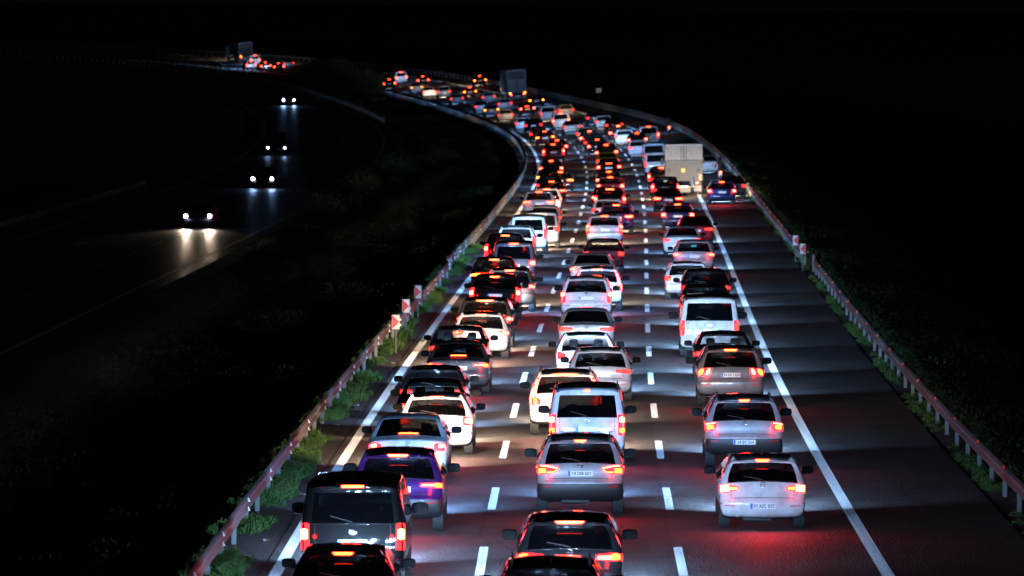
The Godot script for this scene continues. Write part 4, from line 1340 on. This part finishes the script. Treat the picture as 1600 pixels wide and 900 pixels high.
func build_oncoming() -> void:
	var rows := [
		[252.0, -23.1, "hatch", "grey", "dark car with two bright white headlamps, nearest on the oncoming road", "w", 34.0],
		[337.0, -24.9, "hatch", "black", "oncoming car with bluish headlamps half hidden by leaves", "b", 4.0],
		[430.0, -28.4, "van", "charcoal", "oncoming van with two widely spaced small blue lamps", "b", 1.0],
		[662.0, -25.4, "hatch", "black", "farthest oncoming car with two bluish headlamps and a streak on the road", "b", 14.0],
	]
	for r in rows:
		var kind: String = r[2]
		var h := hull(kind)
		var s: float = r[0] + h.length / 2.0
		var place := Transform3D(road_frame(s, r[1], true).rotated(Vector3.UP, 0.0), on_ground(s, r[1], -0.012))
		place.basis = place.basis * Basis(Vector3.UP, PI)
		var o := thing("oncoming_car" if kind != "van" else "oncoming_van", r[4], "car" if kind != "van" else "van", "traffic on the oncoming road", place)
		var meshes := hull_meshes(kind, false)
		for g in meshes:
			part(o, g, meshes[g], {"body": mats["paint_" + r[3]], "rear_window": mats.solid_glass, "windscreen": mats.solid_glass, "underbody": mats.plastic}[g])
		for axle in [h.k[12], h.length - 0.85]:
			for x in [-1.0, 1.0]:
				part(o, "wheel", shapes.low_tyre, mats.tyre, Transform3D(Basis().rotated(Vector3.UP, 0.0 if x > 0 else PI).scaled_local(Vector3(1, h.k[13], h.k[13])), Vector3(x * (h.half - 0.135), h.k[13], h.length / 2.0 - axle)))
		for x in [-1.0, 1.0]:
			var lamp := Vector3(x * (h.half - 0.22), 0.70, -h.length / 2.0 + 0.06)
			part(o, "headlamp", block(Vector3(0.36, 0.16, 0.16), 0.05), mats.head_off, Transform3D(Basis(Vector3.UP, -x * 0.3), lamp))
			part(o, "headlamp_glow", lathe([[0.0, 0.03], [0.05, 0.025], [0.085, 0.01], [0.1, -0.02]], 16), mats.head, Transform3D(Basis(Vector3.UP, PI / 2).scaled(Vector3.ONE * (0.6 if kind == "van" else 1.0)), lamp + Vector3(0, 0, -0.10)))
			head_light(o, lamp + Vector3(0, 0, -0.16), BEAM_COLORS[r[5]], r[6] * 0.5, 22.0, 5.0)
			part(o, "door_mirror", shapes.door_mirror, mats.gloss, Transform3D(Basis(), Vector3(x * (h.half + 0.12), h.belt + 0.09, -h.length / 2.0 + 1.5)))


# ------------------------------------------------------------------ lorries

func build_lorry(s: float, u: float, label: String, box: Material, tall: float, long: float, lift: bool) -> void:
	var o := thing("lorry", label, "truck", "lorries in the queue", Transform3D(road_frame(s + long / 2.0, u), at(s + long / 2.0, u, 0.004)))
	var rear := long / 2.0
	var w := 2.45
	var base := 1.02
	var inner := tall - base
	var zc := rear - (long - 2.2) / 2.0
	# the box body: sides and roof behind the frame of the doors
	part(o, "cargo_box", block(Vector3(w - 0.04, inner, long - 2.3), 0.04), box, Transform3D(Basis(), Vector3(0, base + inner / 2.0, zc - 0.03)))
	for x in [-1.0, 1.0]:
		part(o, "door_frame", block(Vector3(0.07, inner, 0.09), 0.015), mats.trailer_trim, Transform3D(Basis(), Vector3(x * (w / 2.0 - 0.035), base + inner / 2.0, rear - 0.02)))
		var door := part(o, "rear_door", block(Vector3(w / 2.0 - 0.10, inner - 0.16, 0.05), 0.012), box, Transform3D(Basis(), Vector3(x * (w / 4.0 - 0.02), base + inner / 2.0, rear - 0.01)))
		part(door, "lock_rod", tube([Vector3(-x * 0.42, -inner / 2.0 + 0.1, 0.045), Vector3(-x * 0.42, inner / 2.0 - 0.1, 0.045)], 0.02, 8), mats.trim)
		for y in [-0.35, 0.4]:
			part(door, "hinge", block(Vector3(0.16, 0.05, 0.03), 0.008), mats.trim, Transform3D(Basis(), Vector3(x * 0.48, y * inner, 0.04)))
		part(o, "rear_lamp_cluster", block(Vector3(0.46, 0.14, 0.06), 0.015), mats.trim, Transform3D(Basis(), Vector3(x * 0.92, 0.83, rear - 0.02)))
		part(o, "tail_lamp", block(Vector3(0.16, 0.11, 0.03), 0.01), mats.brake_hot if lift else mats.brake_hot, Transform3D(Basis(), Vector3(x * 0.86, 0.83, rear + 0.025)))
		if not lift:
			part(o, "signal_lamp", block(Vector3(0.18, 0.13, 0.03), 0.01), mats.amber, Transform3D(Basis(), Vector3(x * 0.95, 0.99, rear + 0.02)))
		part(o, "mud_flap", block(Vector3(0.5, 0.42, 0.015), 0.004), mats.flap, Transform3D(Basis(), Vector3(x * 0.9, 0.45, rear - 0.75)))
		for z in ([rear - 1.35] if lift else [rear - 1.6, rear - 2.9]):
			for d in [0.0, 0.3]:
				part(o, "wheel", shapes.low_tyre, mats.tyre, Transform3D(Basis().rotated(Vector3.UP, 0.0 if x > 0 else PI).scaled_local(Vector3(1.15, 0.48, 0.48)), Vector3(x * (1.06 - d), 0.48, z)))
		part(o, "wheel", shapes.low_tyre, mats.tyre, Transform3D(Basis().rotated(Vector3.UP, 0.0 if x > 0 else PI).scaled_local(Vector3(1.2, 0.48, 0.48)), Vector3(x * 1.03, 0.48, -rear + 1.1)))
		part(o, "chassis_rail", block(Vector3(0.09, 0.22, long - 1.0), 0.01), mats.trim, Transform3D(Basis(), Vector3(x * 0.4, 0.86, 0.2)))
	part(o, "door_gap_shade", block(Vector3(0.05, inner - 0.2, 0.02), 0.004), mats.trim, Transform3D(Basis(), Vector3(0, base + inner / 2.0, rear + 0.012)))  # dark strip in place of the shade in the gap between the doors
	if not lift:
		part(o, "dark_panel", block(Vector3(w - 0.3, inner * 0.36, 0.02), 0.006), mats.trim, Transform3D(Basis(), Vector3(0, base + inner * 0.76, rear + 0.03)))
	part(o, "roof_header", block(Vector3(w, 0.12, 0.1), 0.02), mats.trailer_trim, Transform3D(Basis(), Vector3(0, tall - 0.03, rear - 0.02)))
	part(o, "bumper_bar", block(Vector3(2.2, 0.13, 0.08), 0.02), mats.bumper_bar, Transform3D(Basis(), Vector3(0, 0.58, rear - 0.04)))
	part(o, "underrun_panel", block(Vector3(1.15, 0.34, 0.05), 0.02), mats.bumper_bar, Transform3D(Basis(), Vector3(-0.15, 0.36, rear - 0.25)))
	part(o, "number_plate", block(Vector3(0.52, 0.115, 0.012), 0.004), mats.plate, Transform3D(Basis(), Vector3(0.0, 0.58, rear + 0.008)))
	if lift:
		# a folded tail lift: a ribbed platform over the lower half of the doors
		var p := part(o, "tail_lift", block(Vector3(2.42, 1.28, 0.06), 0.015), mats.lift_plate, Transform3D(Basis(), Vector3(0, 1.60, rear + 0.085)))
		for k in 11:
			part(p, "platform_rib", block(Vector3(0.05, 1.22, 0.012), 0.004), mats.lift_plate, Transform3D(Basis(), Vector3(-1.1 + 0.22 * k, 0, 0.035)))
		part(p, "platform_edge", block(Vector3(2.44, 0.2, 0.09), 0.015), mats.lift_edge, Transform3D(Basis(), Vector3(0, 0.62, 0.01)))
		for x in [-0.98, 0.95]:
			part(p, "hand_hold", block(Vector3(0.2, 0.28, 0.012), 0.004), mats.trim, Transform3D(Basis(), Vector3(x, 0.06, 0.045)))
		part(p, "warning_sticker", block(Vector3(0.26, 0.24, 0.008), 0.002), mats.sticker, Transform3D(Basis(), Vector3(-0.05, 0.06, 0.046)))
		part(p, "striped_marker", block(Vector3(0.14, 0.42, 0.012), 0.003), mats.orange, Transform3D(Basis(), Vector3(1.06, -0.42, 0.05)))
		for x in [-0.62, 0.64]:
			part(o, "lift_arm", block(Vector3(0.1, 0.5, 0.1), 0.02), mats.trim, Transform3D(Basis(), Vector3(x, 0.98, rear + 0.15)))
	# cab
	part(o, "cab", block(Vector3(2.3, 1.9, 1.9), 0.16), mats.paint_white, Transform3D(Basis(), Vector3(0, 1.72, -rear + 0.98)))
	part(o, "windscreen", block(Vector3(2.0, 0.75, 0.05), 0.02), mats.solid_glass, Transform3D(Basis(Vector3.RIGHT, 0.12), Vector3(0, 2.15, -rear + 0.03)))
	for x in [-1.0, 1.0]:
		part(o, "cab_mirror", block(Vector3(0.2, 0.42, 0.1), 0.04), mats.plastic, Transform3D(Basis(), Vector3(x * 1.36, 2.1, -rear + 0.25)))
		part(o, "headlamp", block(Vector3(0.36, 0.2, 0.08), 0.03), mats.head_off, Transform3D(Basis(), Vector3(x * 0.86, 0.95, -rear + 0.02)))
		head_light(o, Vector3(x * 0.86, 0.95, -rear - 0.15), BEAM_COLORS.w, BEAM * 0.5)


func build_trucks() -> void:
	mats.lorry_box = rough_ground([grey(0.06, Vector3(1, 0.95, 0.87)), grey(0.14, Vector3(1, 0.97, 0.9)), grey(0.2, Vector3(1, 0.98, 0.93))], 1.4, 61, 0.0, 0.6)
	mats.lift_plate = rough_ground([grey(0.03), grey(0.06), grey(0.10)], 0.9, 67, 0.0, 0.6)
	mats.lift_edge = matte(grey(0.06), 0.6)
	mats.trailer_trim = matte(grey(0.2), 0.6)
	mats.far_box = matte(grey(0.16), 0.7)
	mats.dark_box = matte(grey(0.008), 0.7)
	mats.flap = matte(grey(0.15), 0.7)
	mats.bumper_bar = matte(grey(0.16, Vector3(1, 0.93, 0.8)), 0.6)
	mats.sticker = matte(Color(0.5, 0.4, 0.08).linear_to_srgb(), 0.6)
	mats.orange = matte(Color(0.7, 0.25, 0.06).linear_to_srgb(), 0.5)
	build_lorry(308.2, 4.65, "dirty white box lorry with a folded grey tail lift in the right lane", mats.lorry_box, 3.35, 8.2, true)
	build_lorry(663.5, 4.3, "tall grey lorry far off at the head of the bend with amber lamps", mats.far_box, 3.95, 12.5, false)
	build_lorry(935.0, 3.75, "distant lorry at the left end of the farthest cluster of lights", mats.dark_box, 3.3, 9.0, false)


# ------------------------------------------------------------------ motorcycles and riders

# One continuous figure from capsules joined smoothly, meshed as surface nets.
func figure(bones: Array, cell: float) -> ArrayMesh:
	var lo := Vector3.INF
	var hi := -Vector3.INF
	for b in bones:
		for p in [b[0], b[2]]:
			lo = lo.min(p - Vector3.ONE * 0.2)
			hi = hi.max(p + Vector3.ONE * 0.2)
	var n := Vector3i(((hi - lo) / cell).ceil()) + Vector3i.ONE
	var field := PackedFloat32Array()
	field.resize(n.x * n.y * n.z)
	for z in n.z:
		for y in n.y:
			for x in n.x:
				var p := lo + Vector3(x, y, z) * cell
				var d := 1.0
				for b in bones:
					var ab: Vector3 = b[2] - b[0]
					var t := clampf((p - b[0]).dot(ab) / maxf(ab.length_squared(), 1e-6), 0.0, 1.0)
					var e: float = (p - b[0] - ab * t).length() - lerpf(b[1], b[3], t)
					var hh := clampf(0.5 + 0.5 * (d - e) / 0.04, 0.0, 1.0)
					d = lerpf(d, e, hh) - 0.04 * hh * (1.0 - hh)
				field[(z * n.y + y) * n.x + x] = d
	var cells := {}
	var v := PackedVector3Array()
	var idx := PackedInt32Array()
	for z in n.z - 1:
		for y in n.y - 1:
			for x in n.x - 1:
				var sum := Vector3.ZERO
				var count := 0
				var c := []
				for k in 8:
					c.append(field[((z + (k >> 2)) * n.y + y + ((k >> 1) & 1)) * n.x + x + (k & 1)])
				for e in [[0, 1], [2, 3], [4, 5], [6, 7], [0, 2], [1, 3], [4, 6], [5, 7], [0, 4], [1, 5], [2, 6], [3, 7]]:
					var a: float = c[e[0]]
					var b: float = c[e[1]]
					if (a < 0.0) != (b < 0.0):
						var f := a / (a - b)
						sum += Vector3(e[0] & 1, (e[0] >> 1) & 1, e[0] >> 2).lerp(Vector3(e[1] & 1, (e[1] >> 1) & 1, e[1] >> 2), f)
						count += 1
				if count:
					cells[Vector3i(x, y, z)] = v.size()
					v.append(lo + (Vector3(x, y, z) + sum / count) * cell)
	for key: Vector3i in cells:
		for ax in 3:
			var d := Vector3i.ZERO
			d[ax] = 1
			var a: float = field[(key.z * n.y + key.y) * n.x + key.x]
			var q := key + d
			var b: float = field[(q.z * n.y + q.y) * n.x + q.x]
			if (a < 0.0) == (b < 0.0):
				continue
			var e := Vector3i.ZERO
			var f := Vector3i.ZERO
			e[(ax + 1) % 3] = 1
			f[(ax + 2) % 3] = 1
			if not (cells.has(key - e) and cells.has(key - f) and cells.has(key - e - f)):
				continue
			var quad := [cells[key], cells[key - e], cells[key - e - f], cells[key - f]]
			if a < 0.0:
				quad.reverse()
			idx.append_array([quad[0], quad[1], quad[2], quad[0], quad[2], quad[3]])
	return commit(v, idx)


func build_motorcycles() -> void:
	mats.jacket = matte(grey(0.012), 0.8)
	mats.helmet = paint(grey(0.015), 0.15)
	mats.frame = paint(grey(0.02), 0.3, 0.2)
	# seated rider, facing -z, hips at 0.8 m
	var body := [
		[Vector3(0, 0.86, 0.12), 0.15, Vector3(0, 1.10, 0.02), 0.14], [Vector3(0, 1.10, 0.02), 0.15, Vector3(0, 1.36, -0.06), 0.15], [Vector3(-0.17, 1.38, -0.06), 0.075, Vector3(0.17, 1.38, -0.06), 0.075],
		[Vector3(0, 1.40, -0.06), 0.06, Vector3(0, 1.52, -0.09), 0.06],
	]
	for x in [-1.0, 1.0]:
		body.append([Vector3(x * 0.2, 1.37, -0.06), 0.06, Vector3(x * 0.33, 1.12, -0.16), 0.05])
		body.append([Vector3(x * 0.33, 1.12, -0.16), 0.05, Vector3(x * 0.32, 1.02, -0.42), 0.035])
		body.append([Vector3(x * 0.32, 1.02, -0.42), 0.04, Vector3(x * 0.3, 1.02, -0.5), 0.035])
		body.append([Vector3(x * 0.1, 0.84, 0.1), 0.1, Vector3(x * 0.24, 0.72, -0.3), 0.07])
		body.append([Vector3(x * 0.24, 0.72, -0.3), 0.065, Vector3(x * 0.22, 0.36, -0.02), 0.05])
		body.append([Vector3(x * 0.22, 0.34, 0.0), 0.05, Vector3(x * 0.22, 0.3, -0.16), 0.045])
	var rider := figure(body, 0.045)
	var shell := PackedVector3Array()
	for i in 9:
		var a := -PI / 2 + PI * i / 8.0
		for k in 14:
			var b := TAU * k / 14.0
			shell.append(Vector3(0.135 * cos(a) * cos(b), 0.15 * sin(a), 0.16 * cos(a) * sin(b)))
	var helmet := sheet(shell, 14, null, true)
	for r in [[338.0, 7.62, "motorcycle between the lorry and the outer rail with a small red lamp", "rider in dark clothing and helmet beside the lorry"], [469.2, 7.6, "motorcycle alone on the hard shoulder of the bend", "rider in dark clothing alone on the hard shoulder of the bend"]]:
		var place := Transform3D(road_frame(r[0], r[1]), at(r[0], r[1], 0.004))
		var o := thing("motorcycle", r[2], "motorcycle", "motorcycles on the hard shoulder", place)
		for z in [0.72, -0.72]:
			var wheel := part(o, "wheel", shapes.low_tyre, mats.tyre, Transform3D(Basis().scaled(Vector3(0.6, 0.31, 0.31)), Vector3(0, 0.31, z)))
			wheel.name = "wheel"
		part(o, "frame", tube([Vector3(0, 0.33, 0.72), Vector3(0, 0.5, 0.35), Vector3(0, 0.55, -0.2), Vector3(0, 0.85, -0.45), Vector3(0, 0.33, -0.72)], 0.05, 8), mats.frame)
		part(o, "engine", block(Vector3(0.34, 0.34, 0.42), 0.07), mats.rim, Transform3D(Basis(), Vector3(0, 0.46, 0.02)))
		part(o, "fuel_tank", block(Vector3(0.3, 0.24, 0.5), 0.09), mats.frame, Transform3D(Basis(Vector3.RIGHT, 0.12), Vector3(0, 0.82, -0.25)))
		part(o, "seat", block(Vector3(0.28, 0.1, 0.62), 0.04), mats.seats, Transform3D(Basis(), Vector3(0, 0.78, 0.28)))
		part(o, "rear_mudguard", block(Vector3(0.2, 0.08, 0.4), 0.03), mats.plastic, Transform3D(Basis(Vector3.RIGHT, -0.35), Vector3(0, 0.72, 0.72)))
		part(o, "handlebar", tube([Vector3(-0.36, 1.03, -0.46), Vector3(-0.12, 1.0, -0.52), Vector3(0.12, 1.0, -0.52), Vector3(0.36, 1.03, -0.46)], 0.018, 6), mats.trim)
		part(o, "tail_lamp", block(Vector3(0.16, 0.09, 0.05), 0.02), mats.brake_hot, Transform3D(Basis(), Vector3(0, 0.72, 0.93)))
		part(o, "number_plate", block(Vector3(0.22, 0.16, 0.01), 0.003), mats.plate, Transform3D(Basis(), Vector3(0, 0.56, 0.94)))
		head_light(o, Vector3(0, 0.85, -0.85), BEAM_COLORS.b, BEAM * 0.6)
		var p := thing("person", r[3], "person", "motorcycle riders", place)
		part(p, "body", rider, mats.jacket)
		part(p, "helmet", helmet, mats.helmet, Transform3D(Basis(), Vector3(0, 1.62, -0.09)))


# ------------------------------------------------------------------ plants

func leaf_clump(leaves: int, spread: float, size: float, upright: float, seed_: int) -> ArrayMesh:
	var r := RandomNumberGenerator.new()
	r.seed = seed_
	var v := PackedVector3Array()
	var n := PackedVector3Array()
	var idx := PackedInt32Array()
	for k in leaves:
		var dir := Vector3(r.randfn(), r.randfn(), r.randfn()).normalized()
		var where := dir * spread * pow(r.randf(), 0.45)
		if upright > 0.0:
			where.y = absf(where.y)
		var along := (dir + Vector3.UP * upright + Vector3(r.randfn(), r.randfn(), r.randfn()) * 0.5).normalized()
		var across := along.cross(Vector3(r.randfn(), r.randfn(), r.randfn())).normalized()
		var face := along.cross(across).normalized()
		var l := size * r.randf_range(0.7, 1.4)
		var w := l * (0.55 if upright < 0.5 else 0.07)
		var b := v.size()
		v.append_array([where, where + along * l * 0.5 + across * w * 0.5, where + along * l + face * l * 0.15, where + along * l * 0.5 - across * w * 0.5])
		for m in 4:
			n.append(face)
		idx.append_array([b, b + 1, b + 2, b, b + 2, b + 3])
	var arr := []
	arr.resize(Mesh.ARRAY_MAX)
	arr[Mesh.ARRAY_VERTEX] = v
	arr[Mesh.ARRAY_NORMAL] = n
	arr[Mesh.ARRAY_INDEX] = idx
	var mesh := ArrayMesh.new()
	mesh.add_surface_from_arrays(Mesh.PRIMITIVE_TRIANGLES, arr)
	return mesh


func many(called: String, mesh: Mesh, places: Array, material: Material, label: String, category: String) -> void:
	var mm := MultiMesh.new()
	mm.transform_format = MultiMesh.TRANSFORM_3D
	mm.mesh = mesh
	mm.instance_count = places.size()
	for k in places.size():
		mm.set_instance_transform(k, places[k])
	var o := MultiMeshInstance3D.new()
	o.name = numbered(called)
	o.multimesh = mm
	o.material_override = material
	add_child(o)
	tag(o, label, category, "", "stuff")


func leaves(l: Vector3) -> StandardMaterial3D:
	var m := matte(Color(l.x, l.y, l.z).linear_to_srgb(), 0.85)
	m.metallic_specular = 0.25
	m.backlight_enabled = true
	m.backlight = Color(0.3, 0.4, 0.1)
	return m


func clump_place(where: Vector3, size: float) -> Transform3D:
	return Transform3D(Basis(Vector3.UP, rng.randf() * TAU).scaled(Vector3.ONE * size * rng.randf_range(0.7, 1.35)), where)


func build_tree(s: float, u: float, tall: float, wide: float, label: String, material: Material, group: String) -> void:
	var o := thing("tree", label, "tree", group, Transform3D(Basis(), on_ground(s, u, -0.1)))
	var path := []
	for k in 6:
		path.append(Vector3(0.12 * sin(k * 1.3 + s), tall * 0.15 * k, 0.1 * cos(k + u)))
	part(o, "trunk", tube(path, 0.13, 8), mats.bark)
	for k in 5:
		var a := rng.randf() * TAU
		var b := Vector3(0, tall * (0.35 + 0.09 * k), 0)
		part(o, "limb", tube([b, b + Vector3(cos(a), 0.7, sin(a)) * wide * 0.3, b + Vector3(cos(a), 1.0, sin(a)) * wide * 0.6], 0.045, 6), mats.bark)
	var spots := []
	for k in int(70 * wide):
		var d := Vector3(rng.randfn(), rng.randfn(), rng.randfn()).normalized() * pow(rng.randf(), 0.4)
		spots.append(Transform3D(Basis(Vector3.UP, rng.randf() * TAU).scaled(Vector3.ONE * rng.randf_range(0.7, 1.5)), Vector3(d.x * wide, tall * 0.62 + d.y * tall * 0.38, d.z * wide)))
	var st := SurfaceTool.new()
	st.begin(Mesh.PRIMITIVE_TRIANGLES)
	for t in spots:
		st.append_from(shapes.leaf_ball, 0, t)
	part(o, "crown", st.commit(), material)


func build_plants() -> void:
	mats.weed = leaves(Vector3(0.065, 0.13, 0.035))
	mats.foliage = leaves(Vector3(0.02, 0.034, 0.012))
	mats.bark = matte(grey(0.05, Vector3(1, 0.8, 0.6)), 0.9)
	shapes.leaf_ball = leaf_clump(80, 0.45, 0.085, 0.0, 5)
	shapes.weed_tuft = leaf_clump(130, 0.2, 0.05, 0.25, 6)
	shapes.grass_tuft = leaf_clump(60, 0.12, 0.16, 1.4, 8)
	# weeds at the foot of the left rail: dense patches with gaps
	var spots := []
	var blades := []
	for k in 5200:
		var s := rng.randf_range(20.0, 215.0)
		var dense := 0.5 + 0.5 * sin(s * 0.21) + 0.35 * sin(s * 0.73 + 1.0)
		if rng.randf() > dense:
			continue
		var u := -6.5 - 0.75 * rng.randf() + 0.25 * rng.randf() * dense
		spots.append(clump_place(at(s, u, 0.02), 0.75))
		blades.append(clump_place(at(s, u + rng.randf_range(-0.2, 0.25), -0.02), 0.7))
	many("verge_weeds", shapes.weed_tuft, spots, mats.weed, "low green weeds growing along the foot of the left guardrail", "weeds")
	many("verge_grass", shapes.grass_tuft, blades, mats.weed, "tufts of grass along the foot of the left guardrail", "grass")
	spots = []
	for k in 2600:
		var s := rng.randf_range(30.0, 360.0)
		if rng.randf() > 0.45 + 0.5 * sin(s * 0.3):
			continue
		spots.append(clump_place(at(s, 8.85 + rng.randf() * 0.5, 0.0), 0.55))
	many("shoulder_weeds", shapes.weed_tuft, spots, mats.weed, "thin line of weeds between the hard shoulder and the right guardrail", "weeds")
	spots = []
	for k in 9000:
		var s := rng.randf_range(0.0, 420.0)
		var u := 9.8 + 14.0 * pow(rng.randf(), 1.6)
		var high := (0.3 + 1.1 * clampf((u - 9.8) / 5.0, 0.0, 1.0)) * rng.randf() * (0.6 + 0.4 * sin(s * 0.17 + u))
		spots.append(clump_place(on_ground(s, u, high), 1.0))
	many("bank_undergrowth", shapes.leaf_ball, spots, mats.foliage, "dark undergrowth on the bank behind the right guardrail", "undergrowth")
	spots = []
	for k in 9000:
		var s := rng.randf_range(0.0, 700.0)
		var u := rng.randf_range(-16.8, -8.8)
		var high := 1.3 * rng.randf() * sin(clampf((-7.4 - u) / 9.0, 0.0, 1.0) * PI) * (0.6 + 0.4 * sin(s * 0.11 + u * 0.5))
		spots.append(clump_place(on_ground(s, u, high), 1.0))
	many("median_undergrowth", shapes.leaf_ball, spots, mats.foliage, "dark undergrowth filling the median left of the guardrail", "undergrowth")
	# shrubs and small trees that can be told apart against the lit oncoming road
	for t in [
		[150.0, -12.2, 2.6, 1.1, "dark spiky shrub standing against the lit patch of the oncoming road"],
		[176.0, -11.0, 2.0, 1.2, "dark shrub in the median right of the lit patch of road"],
		[205.0, -13.2, 2.4, 1.3, "dark shrub in the median catching bluish headlamp light"],
		[262.0, -12.5, 2.6, 1.2, "dark shrub in the median below the small blue lamps"],
		[405.0, -13.5, 3.6, 1.5, "small median tree with leaves lit red beside the small blue lamps"],
	]:
		build_tree(t[0], t[1], t[2], t[3], t[4], mats.foliage, "shrubs in the median")
	for k in 12:
		build_tree(196.0 + k * 17.0 + 4.0 * sin(k * 3.0), -15.4 + 0.7 * sin(k * 1.9), 2.2 + 0.5 * sin(k * 2.3) + minf(k, 4) * 0.12, 1.4, "dark shrub in the row between the median and the oncoming road", mats.foliage, "row of shrubs beside the oncoming road")
	for k in 8:
		build_tree(722.0 + k * 12.0, -10.2 - 0.8 * sin(k * 2.1), 5.2 + 0.8 * sin(k * 1.7), 2.5, "dark tree in the row that hides the far road on the inside of the bend", mats.foliage, "row of trees inside the bend")


func build_litter() -> void:
	mats.paper = matte(grey(0.6), 0.8)
	for k in 14:
		var s: float = [46.0, 49.5, 55.0, 61.0, 64.0, 70.0, 76.0, 84.0, 92.0, 101.0, 58.0, 67.0, 113.0, 52.0][k]
		var u := -6.35 + 0.35 * sin(k * 2.7)
		var v := PackedVector3Array()
		for i in 4:
			for j in 4:
				v.append(Vector3((i - 1.5) * 0.045 + 0.01 * sin(k + i * j), 0.03 + 0.025 * sin(i * 2.1 + j * 1.7 + k), (j - 1.5) * 0.05 + 0.01 * cos(k * 2 + i)))
		var o := part(self, "litter", sheet(v, 4, Vector3.UP), mats.paper, Transform3D(Basis(Vector3.UP, k * 1.1), at(s, u, 0.0)))
		tag(o, "small white scrap of litter on the gravel verge", "litter", "scraps of litter on the left verge")
